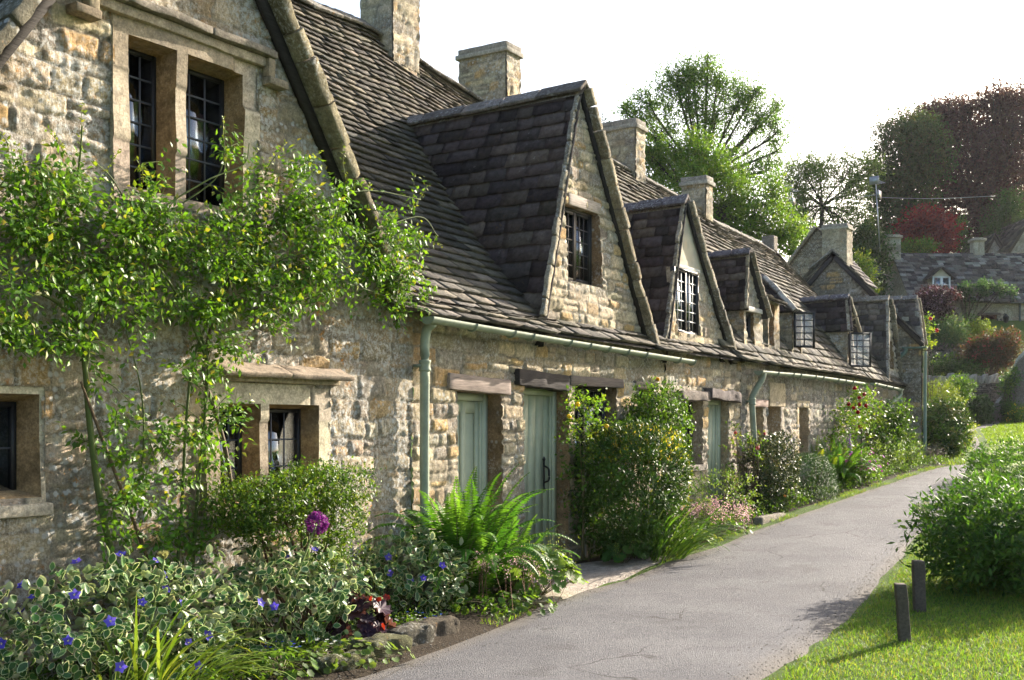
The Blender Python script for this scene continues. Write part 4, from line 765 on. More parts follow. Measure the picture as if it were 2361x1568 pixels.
# ---------------------------------------------------------------- plants
def leaves(mb, P, D, Nn, L, Wd, C, fold=.18, droop=.12, lay=None, oval=False):
    """Folded leaf blades (base, two shoulders, sunken midrib, tip). lay: inner blade of another colour (variegation)."""
    oval = oval or lay is not None; n = len(P); D = unit(D); S = unit(np.cross(D, Nn)); Nn = np.cross(S, D); L = np.broadcast_to(L, (n,))[:, None]; Wd = np.broadcast_to(Wd, (n,))[:, None]
    def blade(P, L, Wd, C, up=0.):
        if oval:
            f = lambda a, w, u: P+D*L*a+S*Wd*w-Nn*u
            V = np.stack([P, f(.2, .36, 0), f(.5, .5, -Wd*.03), f(.78, .32, L*droop*.4), P+D*L-Nn*L*droop, f(.78, -.32, L*droop*.4), f(.5, -.5, -Wd*.03), f(.2, -.36, 0), f(.25, 0, Wd*fold*.7), f(.55, 0, Wd*fold), f(.8, 0, Wd*fold*.6+L*droop*.5)], 1)+Nn[:, None]*up
            t = np.array([(0, 8, 1), (1, 8, 9), (1, 9, 2), (2, 9, 10), (2, 10, 3), (3, 10, 4), (0, 7, 8), (7, 9, 8), (7, 6, 9), (6, 10, 9), (6, 5, 10), (5, 4, 10)]); mb.add(V.reshape(-1, 3), None, (t[None]+np.arange(n)[:, None, None]*11).reshape(-1, 3), np.repeat(C, 11, 0)); return
        V = np.stack([P, P+D*L*.45+S*Wd*.5, P+D*L*.5-Nn*Wd*fold, P+D*L*.45-S*Wd*.5, P+D*L-Nn*L*droop], 1)+Nn[:, None]*up
        t = np.array([(0, 2, 1), (0, 3, 2), (1, 2, 4), (2, 3, 4)])
        mb.add(V.reshape(-1, 3), None, (t[None]+np.arange(n)[:, None, None]*5).reshape(-1, 3), np.repeat(C, 5, 0))
    blade(P, L, Wd, C)
    if lay is not None: blade(P+D*L*.05, L*.88, Wd*.8, lay, .0016)
def pick(pal, n, j=.22): return np.clip(np.array(pal)[rng.integers(0, len(pal), n)]*R(1-j, 1+j, (n, 1))*(1+.05*rng.normal(size=(n, 3))), .004, .9)
GRN = [(.055, .12, .014), (.075, .15, .02), (.045, .095, .014), (.1, .18, .025)]
DGRN = [(.028, .062, .014), (.038, .08, .018), (.022, .05, .013), (.05, .09, .02)]
LIME = [(.14, .2, .022), (.11, .175, .02), (.17, .22, .03)]
BLUEG = [(.045, .1, .045), (.06, .12, .05), (.035, .08, .035)]
def crown_pts(c, r, n, p=2., amp=.35, seed=1, shell=.3, freq=2.2, half=False):
    d = rdir(n)
    if half: d[:, 2] = np.abs(d[:, 2])
    q = d/np.linalg.norm(d, ord=p, axis=1, keepdims=True)
    k = 1+amp*2*(fbm(d*freq+seed*3.1, 1, seed, 3)-.5)
    f = R(0, 1, n)**shell
    return np.asarray(c)+q*np.asarray(r)*(k*f)[:, None], d
def foliage(mb, c, r, n, L, Wd, pal, p=2., amp=.35, seed=1, k=8, shell=.3, half=False, sp=2.2, lay=None, up=.3, droop=.12, edge=None, freq=2.2, gap=0.):
    m = max(1, n//k); Q, d = crown_pts(c, r, m, p, amp, seed, shell, freq, half)
    if gap:
        kp = noise(Q+seed, 1.7/float(np.mean(r)), seed+5) > gap; Q, d = Q[kp], d[kp]; m = len(Q)
    sh = unit(d*.8+rdir(m)*.7+np.array([0, 0, up])); cl = pick(pal, m, .2)
    P = (Q[:, None]+sh[:, None]*(R(-.5, 1, (m, k))*L*sp)[..., None]+rng.normal(size=(m, k, 3))*L*.35).reshape(-1, 3)
    D = unit(np.repeat(sh, k, 0)*.5+rdir(m*k)*.85+np.array([0, 0, -.05])); Nn = unit(np.repeat(d, k, 0)*.6+rdir(m*k)*.55+np.array([0, 0, .5]))
    C = np.repeat(cl, k, 0)*R(.85, 1.15, (m*k, 1)); n = m*k
    if lay is not None: leaves(mb, P, D, Nn, L*R(.7, 1.2, n), Wd*R(.8, 1.15, n), pick(edge, n, .12), lay=C, droop=droop)
    else: leaves(mb, P, D, Nn, L*R(.5, 1.3, n), Wd*R(.6, 1.25, n), C, droop=droop)
    return Q, d
def stems(mb, base, tips, r=.008, c=(.07, .05, .03), bend=.1, seg=5):
    for t in tips:
        b = np.asarray(base)+np.append(R(-.04, .04, 2), 0); t = np.asarray(t); mid = (b+t)/2+rng.normal(size=3)*bend*np.linalg.norm(t-b)*.4+np.array([0, 0, bend*.3])
        P = curve([b, mid, t], 8); tube(mb, P, np.linspace(r, r*.4, len(P)), c, seg)
def blossom(c, nrm, rad, colr, centre=(.8, .7, .3), petals=5, cup=.25, wid=1.): 
    m = MB(); nrm = unit(np.asarray(nrm, float)); a = unit(np.cross(nrm, [.3, .2, 1])); b = np.cross(nrm, a); th = np.arange(petals)*2*PI/petals+R(0, 6)
    D = np.cos(th)[:, None]*a+np.sin(th)[:, None]*b+nrm*cup
    leaves(m, np.tile(c, (petals, 1)), D, np.tile(nrm, (petals, 1)), np.full(petals, rad), np.full(petals, rad*.85*wid), pick([colr], petals, .12), fold=.08, droop=-.05)
    leaves(m, np.tile(np.asarray(c)+nrm*rad*.12, (3, 1)), D[:3], np.tile(nrm, (3, 1)), np.full(3, rad*.22), np.full(3, rad*.22), np.tile(centre, (3, 1))); return m
def roseball(c, rad, colr):
    m = MB(); n = 26; d = rdir(n); t = unit(np.cross(d, rdir(n))); leaves(m, np.asarray(c)+d*rad*R(.25, .7, (n, 1))-t*rad*.5, t+d*.25, d, np.full(n, rad*1.1), np.full(n, rad*1.05), pick([colr], n, .25), fold=-.15, droop=.25); return m
def shrub(name, label, cat, c, r, h, n, L, Wd, pal, p=2.2, amp=.3, lift=0., mat='leaf', group=None, seed=1, k=8, flowers=None, stem=6, zb=None, half=False, sc_=(.07, .05, .03), sr=.008, **kw):
    s, v = c; z = float(g(s, v)) if zb is None else zb; o = thing(name, label, cat, W(s, v, z), group)
    zc, hz = (z+lift, h-lift) if half else (z+(lift+h)/2, (h-lift)/2)
    m = MB(); Q, d = foliage(m, W(s, v, zc), (r[0], r[1], hz), n, L, Wd, pal, p, amp, seed, k, half=half, **kw); m.build('foliage', M[mat], o)
    if stem:
        st = MB(); idx = rng.integers(0, len(Q), stem*3); stems(st, W(s, v, z-.02), Q[idx], sr, sc_); st.build('stems', M['stem'], o)
    if flowers:
        for (fn, cols, rad, cnt, hi) in flowers:
            out = np.where((d[:, 2] > -.2+hi) & (d@np.array([-.75, -.6, .35]) > .1))[0]; out = out if len(out) >= cnt else np.arange(len(Q))
            for i in rng.choice(out, cnt, replace=False):
                pos = Q[i]+d[i]*L*1.6
                b = blossom(pos, d[i]+np.array([-.5, -.5, .4]), rad*R(.85, 1.15), cols[int(rng.integers(len(cols)))]) if fn == 'five' else roseball(pos, rad*R(.8, 1.15), cols[int(rng.integers(len(cols)))])
                b.build('flower', M['petal'], o)
    return o
def blades(mb, base, n, L, Wd, pal, lean=(0, 0, 0), spread=.9, seg=7, arch=1.1, rad=.12):
    """Clump of arching strap leaves."""
    a = R(0, 2*PI, n); q = R(0, 1, n)**.5
    B = np.asarray(base)+np.stack([np.cos(a)*rad*q, np.sin(a)*rad*q, np.zeros(n)], -1); Ln = L*R(.6, 1.1, n)
    hd = np.stack([np.cos(a), np.sin(a), np.zeros(n)], -1)*R(.2, spread, (n, 1))+np.asarray(lean)*R(.4, 1.1, (n, 1)); d = unit(hd+np.array([0, 0, 1.])); ar = arch*R(.5, 1.3, n)
    pts = [B]; P = B
    for i in range(seg):
        P = P+d*(Ln/seg)[:, None]; pts.append(P); d = unit(d+np.array([0, 0, -1.])*(ar/seg*(.4+1.6*i/seg))[:, None]+hd*.08)
    P = np.stack(pts, 1); T = np.gradient(P, axis=1); S = unit(np.cross(T, np.array([0, 0, 1.])+rdir(n)[:, None]*.3)); f = np.linspace(0, 1, seg+1); w = Wd*np.clip(np.sin(PI*(.12+.88*f))**.6, .05, 1)*(1-f**6)
    V = np.concatenate([(P-S*w[None, :, None]/2), (P+S*w[None, :, None]/2)], 1); m = seg+1
    q_ = np.array([(i, i+1, m+i+1, m+i) for i in range(seg)]); mb.add(V.reshape(-1, 3), (q_[None]+np.arange(n)[:, None, None]*2*m).reshape(-1, 4), None, np.repeat(pick(pal, n), 2*m, 0))
def fern(name, label, c, nf, L, pal, seed=1, lean=(-.1, -.25), dz=0., wid=.2):
    s, v = c; z = float(g(s, v))+dz; o = thing(name, label, 'fern', W(s, v, z)); m = MB(); st = MB(); r = np.random.default_rng(seed)
    for i in range(nf):
        a = i*2.4+r.uniform(-.4, .4); tilt = r.uniform(.15, 1.1)*(.45+.55*(i/nf)); l = L*r.uniform(.75, 1.08); h = np.array([math.cos(a), math.sin(a), 0])*tilt+np.array([lean[0], lean[1], 0]); d = unit(h+np.array([0, 0, 1.])); P = [W(s, v, z)+np.append(r.uniform(-.1, .1, 2), 0)]; ns = 46
        for j in range(ns): P.append(P[-1]+d*l/ns); d = unit(d+np.array([0, 0, -1.])*.062*(j/ns)**1.1*(1+tilt)+h*.004)
        P = np.array(P); T = unit(np.gradient(P, axis=0)); S = unit(np.cross(T, [0, 0, 1.])); Nn = np.cross(S, T); tube(st, P[::3], np.linspace(.006, .0015, len(P[::3])), (.13, .14, .05), 4)
        f = np.linspace(0, 1, ns+1)[4:-1]; w = wid*np.sin(PI*np.clip(f, 0, 1)**.75)**.9*r.uniform(.85, 1.1)+.006; cl = pick(pal, 1, .25)
        for sg in (-1, 1):
            D = unit(S[4:-1]*sg+T[4:-1]*.38-np.array([0, 0, .18])+.06*r.normal(size=(len(f), 3))); leaves(m, P[4:-1], D, Nn[4:-1], w, np.full(len(f), l/ns*1.05), np.tile(cl, (len(f), 1))*r.uniform(.88, 1.12, (len(f), 1)), fold=.25, droop=.22)
    m.build('fronds', M['leaf'], o); st.build('stems', M['stem'], o); return o
def round_leaves(mb, P, Nn, rad, pal, lob=7, ruff=.12):
    n = len(P); k = lob*3; th = np.arange(k)*2*PI/k; rr = 1+.13*np.cos(th*lob); Nn = unit(Nn); a = unit(np.cross(Nn, rdir(n))); b = np.cross(Nn, a); rad = np.broadcast_to(rad, (n,))
    ring = P[:, None]+rad[:, None, None]*rr[None, :, None]*(np.cos(th)[None, :, None]*a[:, None]+np.sin(th)[None, :, None]*b[:, None])+Nn[:, None]*(rad[:, None]*(.22+ruff*np.cos(th*lob+1)))[..., None]
    V = np.concatenate([P[:, None], ring], 1); t = np.array([(0, 1+i, 1+(i+1) % k) for i in range(k)]); mb.add(V.reshape(-1, 3), None, (t[None]+np.arange(n)[:, None, None]*(k+1)).reshape(-1, 3), np.repeat(pick(pal, n), k+1, 0))

S_x = lambda x, v: fac(x, 1000, v)[0]
# tulips on the upper window sill, behind the glass
tl = thing('tulips', 'pink tulips standing behind the leaded glass of the upper window', 'flowers', W(*(lambda q: (q[0], -.36, q[1]))(fac(470, 420, -.36)))); st = MB()
for (x, y) in TU:
    a, b = fac(x, y, -.36); roseball(W(a, -.36, b), .036, (.6, .2, .4)).build('flower', M['petal'], tl); tube(st, curve([W(-4.35, -.36, 3.0), W((a-4.35)/2, -.36, b-.2), W(a, -.36, b)], 8), .006, (.1, .18, .05), 5)
st.build('stems', M['stem'], tl)
# --- climbing rose over the gabled cottage
def climbing_rose():
    o = thing('climbing_rose', 'sprawling climbing rose trained over the big gable, bright green leaves on bare stems', 'rose', W(-5.0, .15, 0))
    st = MB(); lf = MB(); gs = (.085, .115, .03); bs = (.13, .085, .05)
    def pl(px, v): return np.array([W(*(lambda q: (q[0], vv, q[1]))(fac(x, y, vv))) for (x, y), vv in zip(px, np.broadcast_to(v, (len(px),)))])
    main = [([(290, 1420), (262, 1300), (225, 1120), (205, 960), (196, 850), (180, 740), (120, 620), (60, 520)], .024, gs), ([(360, 1340), (300, 1180), (250, 1050), (205, 930), (186, 880)], .014, bs), ([(196, 850), (230, 700), (300, 560), (420, 470)], .014, gs),
            ([(540, 1180), (520, 1040), (490, 930), (470, 860), (485, 760), (520, 660), (580, 560), (650, 500)], .018, (.1, .075, .045)), ([(440, 1370), (455, 1150), (470, 980), (478, 830), (440, 700)], .014, gs), ([(400, 1420), (420, 1150), (430, 960), (455, 800), (540, 640), (600, 560)], .012, gs), ([(478, 830), (420, 700), (350, 600), (250, 520)], .012, gs),
            ([(180, 740), (120, 690), (40, 660), (-40, 640)], .013, gs), ([(520, 660), (640, 600), (800, 560), (960, 500), (1010, 545)], .009, gs), ([(560, 590), (700, 480), (840, 440), (970, 460)], .008, gs), ([(230, 700), (330, 520), (470, 420), (560, 380), (575, 330)], .008, gs), ([(120, 620), (150, 480), (180, 400), (190, 290)], .008, gs),
            ([(300, 1180), (330, 1040), (325, 900), (290, 760)], .008, gs), ([(350, 600), (270, 430), (215, 370)], .006, gs), ([(640, 600), (760, 640), (880, 680), (990, 720)], .008, gs), ([(420, 470), (505, 400), (520, 290)], .006, gs)]
    tipsP = []
    for px, r, c in main:
        v = np.linspace(.1, .17, len(px)) if px[0][1] > 1000 else np.linspace(.14, .3, len(px)); P = curve(pl(px, v), 40); tube(st, P, np.linspace(r, r*.45, len(P)), c, 6); tipsP.append(P)
    # leafy masses: x, y, rx, ry (photo), depth from the wall, sprays
    masses = [(20, 470, 90, 95, 90), (110, 500, 110, 110, 190), (60, 600, 90, 80, 95), (230, 540, 110, 90, 130), (350, 520, 120, 65, 170), (400, 590, 90, 75, 110), (300, 610, 90, 100, 105), (330, 710, 70, 70, 60), (170, 660, 75, 80, 75), (30, 765, 75, 45, 70), (110, 790, 70, 40, 55), (185, 830, 45, 60, 32),
              (560, 520, 90, 80, 110), (640, 470, 110, 65, 130), (740, 500, 110, 80, 190), (650, 590, 120, 75, 180), (800, 590, 110, 75, 210), (560, 640, 80, 75, 110), (890, 540, 70, 70, 110), (880, 640, 70, 55, 100), (740, 680, 110, 45, 130), (600, 720, 80, 40, 70), (480, 760, 70, 75, 95), (420, 690, 60, 60, 55), (940, 590, 50, 60, 45), (680, 740, 60, 30, 20), (470, 840, 60, 50, 50), (560, 820, 60, 30, 22), (990, 700, 30, 25, 14), (905, 705, 45, 38, 60), (925, 660, 50, 50, 60), (700, 400, 60, 35, 26), (160, 400, 50, 70, 34), (540, 400, 45, 70, 30), (960, 460, 30, 30, 10), (330, 400, 60, 30, 8),
              (270, 930, 50, 90, 26), (330, 1040, 60, 90, 38), (400, 1080, 60, 110, 60), (460, 1010, 50, 110, 48), (260, 1180, 60, 80, 34), (350, 1200, 70, 90, 62), (430, 1230, 60, 90, 58), (500, 960, 35, 70, 30), (300, 1310, 70, 60, 40), (380, 1340, 60, 60, 40), (535, 1020, 25, 60, 14), (210, 1000, 30, 60, 12), (500, 1120, 30, 50, 16), (250, 1270, 40, 50, 18)]
    Bp = []; 
    for (x, y, rx, ry, n) in masses:
        n = int(n*.6); a = R(0, 2*PI, n); q = np.sqrt(R(0, 1, n)); X = x+rx*q*np.cos(a)*1.05; Y = y+ry*q*np.sin(a)*1.05; vv = R(.04, .36 if y < 860 else .26, n)
        m_ = max(1, n//5); ci = rng.integers(0, m_, n); kk = R(.12, .3, n); X = X[ci]*(1-kk*.4)+X*kk*.4; Y = Y[ci]*(1-kk*.4)+Y*kk*.4; vv = vv[ci]*.7+vv*.3
        for xx, yy, v_ in zip(X, Y, vv): s_, z_ = fac(xx, yy, v_); Bp.append((s_, -v_, z_))
    Bp = np.array(Bp); n = len(Bp); K = 9
    d = unit(rdir(n)*np.array([1, .6, .8])+np.array([0, -.25, .3])); ln = R(.12, .26, n)
    for i in range(0, n, 4): 
        e = Bp[i]+d[i]*ln[i]; mid = (Bp[i]+e)/2+np.array([0, 0, .015]); tube(st, np.array([Bp[i]-d[i]*.05, mid, e]), [.0032, .0026, .0014], (.1, .13, .03), 4, False)
    f = (np.arange(K)+.6)/K; sg = np.where(np.arange(K) % 2, 1, -1); S = unit(np.cross(d, rdir(n)))
    P = Bp[:, None]+d[:, None]*(ln[:, None]*f)[..., None]+S[:, None]*sg[None, :, None]*.012
    D = unit(d[:, None]*.55+S[:, None]*sg[None, :, None]*.9+rng.normal(size=(n, K, 3))*.3+np.array([0, 0, -.25])); Nn = unit(np.array([-.1, -.6, .75])+rng.normal(size=(n, K, 3))*.45)
    hi = (f[None, :]*.6+R(0, 1, (n, 1))*.6) > .97; base = pick([(.085, .185, .015), (.11, .225, .02), (.065, .145, .016)], n*K, .2); young = pick([(.17, .24, .025), (.2, .22, .035)], n*K, .15); C = np.where(hi.reshape(-1, 1), young, base)
    ok = R(0, 1, n*K) > .12
    leaves(lf, P.reshape(-1, 3)[ok], D.reshape(-1, 3)[ok], Nn.reshape(-1, 3)[ok], R(.034, .06, n*K)[ok], R(.02, .031, n*K)[ok], C[ok], fold=.16, droop=.2)
    # young shoots standing clear of the wall
    for (a, b) in (((180, 390), (188, 240)), ((60, 420), (35, 330)), ((330, 420), (320, 372)), ((520, 360), (515, 275)), ((560, 420), (592, 340)), ((610, 400), (660, 330)), ((800, 430), (790, 330)), ((830, 460), (855, 425)), ((940, 490), (985, 430)), ((960, 540), (1020, 565)), ((20, 350), (-6, 300)), ((940, 700), (1000, 745)), ((650, 400), (740, 350)), ((230, 420), (275, 345)), ((150, 360), (110, 300))):
        P = curve(pl([a, ((a[0]+b[0])/2+R(-8, 8), (a[1]+b[1])/2), b], [.12, .2, .22]), 8); tube(st, P, np.linspace(.004, .0015, len(P)), (.13, .15, .04), 4)
        k = len(P); idx = np.repeat(np.arange(1, k), 3); m = len(idx); leaves(lf, P[idx]+rng.normal(size=(m, 3))*.008, unit(rdir(m)+np.array([0, -.2, .2])), rdir(m)+np.array([0, -.6, .6]), R(.02, .042, m), R(.01, .02, m), pick([(.2, .25, .03), (.13, .2, .025)], m))
    st.build('stems', M['stem'], o); lf.build('foliage', M['gloss'], o)
climbing_rose()

# --- flower bed, from the near end
VAR = [(.055, .135, .03), (.075, .165, .038), (.045, .11, .028)]; CRM = [(.54, .57, .33), (.58, .6, .38), (.45, .52, .27)]; VIO = [(.1, .075, .5), (.13, .1, .55), (.085, .07, .42)]
pw = dict(lay=1, edge=CRM, k=5, sp=1.5, shell=.22)
G1 = 'variegated periwinkles in the bed'
def peri(label, c, r, h, n, nf, seed, hi=.0): shrub('periwinkle', label, 'periwinkle', c, r, h, n, .068, .044, VAR, amp=.35, seed=seed, flowers=[('five', VIO, .034, nf, hi)], group=G1, mat='vari', lift=-.15, **pw)
peri('variegated periwinkle with many violet flowers at the near left corner of the bed', (-5.62, .5), (.8, .5), .68, 2600, 24, 3)
peri('variegated periwinkle with few flowers, between the bare rose stems and the dark heuchera', (-4.25, .55), (.58, .48), .66, 2000, 4, 4)
peri('variegated periwinkle with blue flowers, left of the big fern', (-2.75, .45), (.5, .36), .62, 1400, 5, 5)
def strap(name, label, cat, c, n, L, Wd, pal, lean=(0, 0, 0), group=None, **k):
    s, v = c; z = float(g(s, v)); m = MB(); blades(m, W(s, v, z), n, L, Wd, pal, lean, **k); return tag(m.build(name, M['leaf'], None), label, cat, group)
YG = [(.12, .19, .025), (.09, .16, .02), (.16, .22, .04)]
strap('daylily', 'arching clump of long strap leaves at the bottom left of the photo', 'daylily', (-5.7, 1.0), 110, .8, .018, YG, (1.0, -.1, 0), spread=.8, rad=.25, arch=2.2)
strap('grass_clump', 'small tuft of narrow upright blades beside the violet periwinkle', 'grass clump', (-5.95, 1.0), 36, .5, .016, YG, (.6, -.2, 0), rad=.2, arch=1.8)
# box honeysuckle on bare twisted stems below the mullioned window
HP = [(.055, .115, .014), (.08, .15, .018), (.04, .09, .013), (.12, .18, .022)]
o = thing('honeysuckle_shrub', 'small leaved shrub on bare brown stems under the mullioned window', 'shrub', W(-3.55, .4, 0)); m = MB()
for (x, y, v, rx, ry, n) in ((560, 1160, .35, 62, 52, 1500), (640, 1150, .4, 62, 55, 1700), (720, 1130, .4, 62, 58, 1800), (785, 1120, .4, 40, 50, 1000), (770, 1200, .45, 48, 52, 1000), (610, 1215, .4, 62, 36, 900), (755, 1270, .45, 38, 45, 700)):
    s_, z_ = fac(x, y, v); k = 8.6/2600; foliage(m, W(s_, v, z_), (rx*k*1.25, .28, ry*k), int(n*1.9), .03, .016, HP, amp=.4, seed=int(x), k=7, sp=2.4)
m.build('foliage', M['gloss'], o); st = MB()
for (x, y, v) in ((560, 1170, .35), (640, 1150, .4), (720, 1140, .4), (780, 1130, .4), (750, 1250, .42), (600, 1230, .3), (680, 1200, .3), (700, 1100, .4)):
    s_, z_ = fac(x, y, v); b = W(-3.72+R(-.05, .05), .4, 0); t = W(s_, v, z_); P = curve([b, b*.4+t*.6+np.array([R(-.12, .12), 0, -.16]), t], 12); tube(st, P, np.linspace(.02, .007, len(P)), (.13, .075, .045), 6)
st.build('stems', M['bark'], o)
shrub('cotoneaster', 'low arching yellowish shrub right of the honeysuckle stems', 'shrub', (-3.12, .42), (.34, .26), .5, 1500, .024, .013, [(.12, .18, .022), (.08, .14, .018)], amp=.5, seed=8)
def drumstick(label, head, foot, v, rad, colr, n, openh=True, group='alliums'):
    s, z = fac(*head, v); s2, z2 = fac(*foot, v); o = thing('allium', label, 'allium', W(s2, v, max(0, z2)), group); st = MB(); tube(st, curve([W(s2, v, z2), W((s+s2)/2, v, (z+z2)/2+.01)+np.array([.012, 0, 0]), W(s, v, z)], 12), .0065, (.16, .22, .06), 6); st.build('stem', M['stem'], o)
    c = W(s, v, z); m = MB(); d = rdir(n)
    if not openh: d = unit(d*np.array([.45, .45, .6])+np.array([0, 0, .8]))
    leaves(m, c+d*rad*(.55 if openh else .1), d, rdir(n), np.full(n, rad*(.5 if openh else .9)), np.full(n, rad*(.22 if openh else .16)), pick([colr], n, .35)); t = unit(np.cross(d, rdir(n)))
    if openh:
        for q in range(3): tq = unit(t+rng.normal(size=(n, 3))*.7); leaves(m, c+d*rad, tq+d*.3, d, np.full(n, rad*.24), np.full(n, rad*.11), pick([colr], n, .35))
    m.build('flower', M['petal'], o)
drumstick('tall purple globe allium in front of the honeysuckle shrub', (730, 1207), (640, 1440), .75, .075, (.2, .025, .2), 200)
drumstick('fading greenish allium head on a long stem in front of the rose stems', (378, 1292), (335, 1480), .85, .06, (.3, .3, .11), 70, False)
# dark heuchera
def rosette(name, label, cat, c, n, rad, h, lr, pal, mat='leaf', lob=7, ruff=.12, zb=None, spray=None, seed=1, group=None):
    s, v = c; z = float(g(s, v)) if zb is None else zb; o = thing(name, label, cat, W(s, v, z), group); a = R(0, 2*PI, n); q = np.sqrt(R(0, 1, n)); P = W(s, v, z)+np.stack([np.cos(a)*q*rad, np.sin(a)*q*rad, h*(1-q*q*.75)*R(.7, 1.05, n)+.02], -1)
    m = MB(); Nn = unit(np.stack([np.cos(a)*q, np.sin(a)*q, np.full(n, .9)], -1)+rdir(n)*.35); round_leaves(m, P, Nn, lr*R(.7, 1.15, n), pal, lob, ruff); m.build('leaves', M['far' if mat == 'leaf' or lr < .035 else mat], o); st = MB()
    for p in P[::2]: tube(st, curve([W(s, v, z), (W(s, v, z)+p)/2+np.array([0, 0, .03]), p], 6), .0028, (.12, .1, .05), 4, False)
    st.build('stems', M['stem'], o)
    if spray:
        colr, ns, hh, pr = spray; f = MB(); s2 = MB()
        for i in range(ns):
            b = P[int(rng.integers(n))]; t = b+np.append(R(-.1, .1, 2), hh*R(.5, 1)); tube(s2, np.array([b, (b+t)/2+R(-.01, .01, 3), t]), [.002, .0018, .001], (.2, .1, .07), 3, False); k = 26; pp = t+rng.normal(size=(k, 3))*np.array([.035, .035, .04]); leaves(f, pp, rdir(k), rdir(k), np.full(k, pr), np.full(k, pr*.8), pick([colr], k, .15))
        s2.build('flower_stalks', M['stem'], o)['kind'] = 'stuff'; f.build('flower_sprays', M['petal'], o)['kind'] = 'stuff'
    return o
o = rosette('heuchera', 'dark purple crinkled heuchera with red undersides, by the edging stones', 'heuchera', (-3.98, .98), 34, .24, .34, .07, [(.035, .016, .03), (.05, .022, .04), (.07, .03, .045)], 'gloss', 9, .2)
m = MB(); rl = 4; round_leaves(m, W(-3.98, 1.1, .22)+R(-.2, .2, (rl, 3))*np.array([1, .5, .7]), rdir(rl)+np.array([-.1, -.2, 0]), .026, [(.2, .015, .01), (.14, .012, .01)]); m.build('red_leaves', M['leaf'], o)
# big fern and company by the first doors
FG = [(.065, .165, .02), (.085, .19, .024), (.05, .135, .018)]
fern('large_fern', 'large bright green fern by the drainpipe, covering the foot of the first green door', (-2.0, .45), 62, 1.24, FG, 3, (-.02, -.12), wid=.13)
fern('fern', 'smaller fern fronds leaning toward the second green door', (-1.4, .5), 26, .85, FG, 4, (.15, -.15), wid=.11)
ALC = [(.12, .2, .04), (.09, .17, .035), (.15, .23, .045)]
rosette('ladys_mantle', "lady's mantle with round pale leaves spilling onto the paving beside the big fern", "lady's mantle", (-1.5, .9), 70, .42, .42, .07, ALC, 'leaf', 8, .1, spray=((.35, .42, .08), 22, .14, .012), group="lady's mantle clumps")
rosette('ladys_mantle', "lady's mantle at the foot of the arching leaf clump, right of the second green door", "lady's mantle", (.72, .62), 30, .26, .3, .07, [(.05, .12, .03), (.07, .15, .03)], 'leaf', 8, .1, spray=((.3, .4, .07), 8, .14, .012), group="lady's mantle clumps")
rosette('london_pride', 'mat of green rosettes with pale pink sprays between big fern and lane', 'london pride', (-2.25, .98), 120, .48, .12, .028, GRN, 'gloss', 6, .05, spray=((.62, .42, .42), 26, .34, .014))
rosette('sedum_mat', 'low mat of small round leaves along the lane edge in front of the heuchera', 'sedum', (-4.45, 1.25), 150, .42, .12, .022, [(.12, .19, .035), (.09, .15, .03)], 'gloss', 6, .03)
rosette('sedum_mat', 'low green mat left of the mossy edging stone at the bottom of the photo', 'sedum', (-4.95, 1.15), 120, .34, .14, .024, GRN, 'gloss', 6, .03)
def bedding(label, c, colr, n, rad, h, pr, seed=1, pal=GRN):
    s, v = c; z = float(g(s, v)); o = thing('bedding_plant', label, 'bedding plant', W(s, v, z), 'small bedding plants along the bed'); m = MB(); foliage(m, W(s, v, z+h*.4), (rad, rad, h*.55), 320, .03, .011, pal, seed=seed, k=5); m.build('foliage', M['leaf'], o); f = MB()
    for i in range(n): a, q = R(0, 6.28), R(0, 1)**.5; p = W(s, v, z)+np.array([math.cos(a)*rad*q, math.sin(a)*rad*q, h*R(.75, 1.05)]); k = 5; th = np.arange(k)*2*PI/k; D = np.stack([np.cos(th), np.sin(th), np.full(k, .3)], -1); leaves(f, np.tile(p, (k, 1)), D, np.tile([-.3, -.3, 1.], (k, 1)), np.full(k, pr), np.full(k, pr*.8), pick([colr], k, .15))
    f.build('flowers', M['petal'], o)['kind'] = 'stuff'
bedding('small blue lobelia near the bottom edge of the photo', (-4.7, .95), (.06, .1, .6), 12, .13, .14, .012)
bedding('white pansies beside the blue lobelia and mossy stone', (-4.55, 1.05), (.8, .8, .75), 9, .14, .15, .014)
bedding('blue lobelia just right of the dark heuchera', (-3.25, .95), (.05, .12, .6), 10, .15, .13, .012)
bedding('tuft of white flowers between heuchera and edging stone', (-3.55, 1.05), (.8, .8, .78), 10, .1, .16, .011)
for i, (s_, v_, lx, h_, lab, c_) in enumerate(((-4.62, 1.33, .2, .1, 'mossy edging stone nearest the bottom of the photo', (.1, .1, .045)), (-4.15, 1.28, .2, .13, 'greenish edging stone in front of the heuchera', (.1, .1, .05)), (-3.78, 1.22, .17, .14, 'edging stone with a straight crack in front of the heuchera, between two others', (.11, .1, .075)), (-3.42, 1.16, .18, .13, 'dark edging stone at the right end of its line', (.09, .075, .055)))):
    m = MB(); rbox(m, W(s_, v_, .05), (lx, -.03, 0), (0, .1, 0), (0, 0, h_-.05), c_, res=.03, amp=.03, r=.05, seed=i+3, freq=11); tag(m.build('edging_stone', M['drystone'], None, True), lab, 'stone', 'edging stones of the bed')
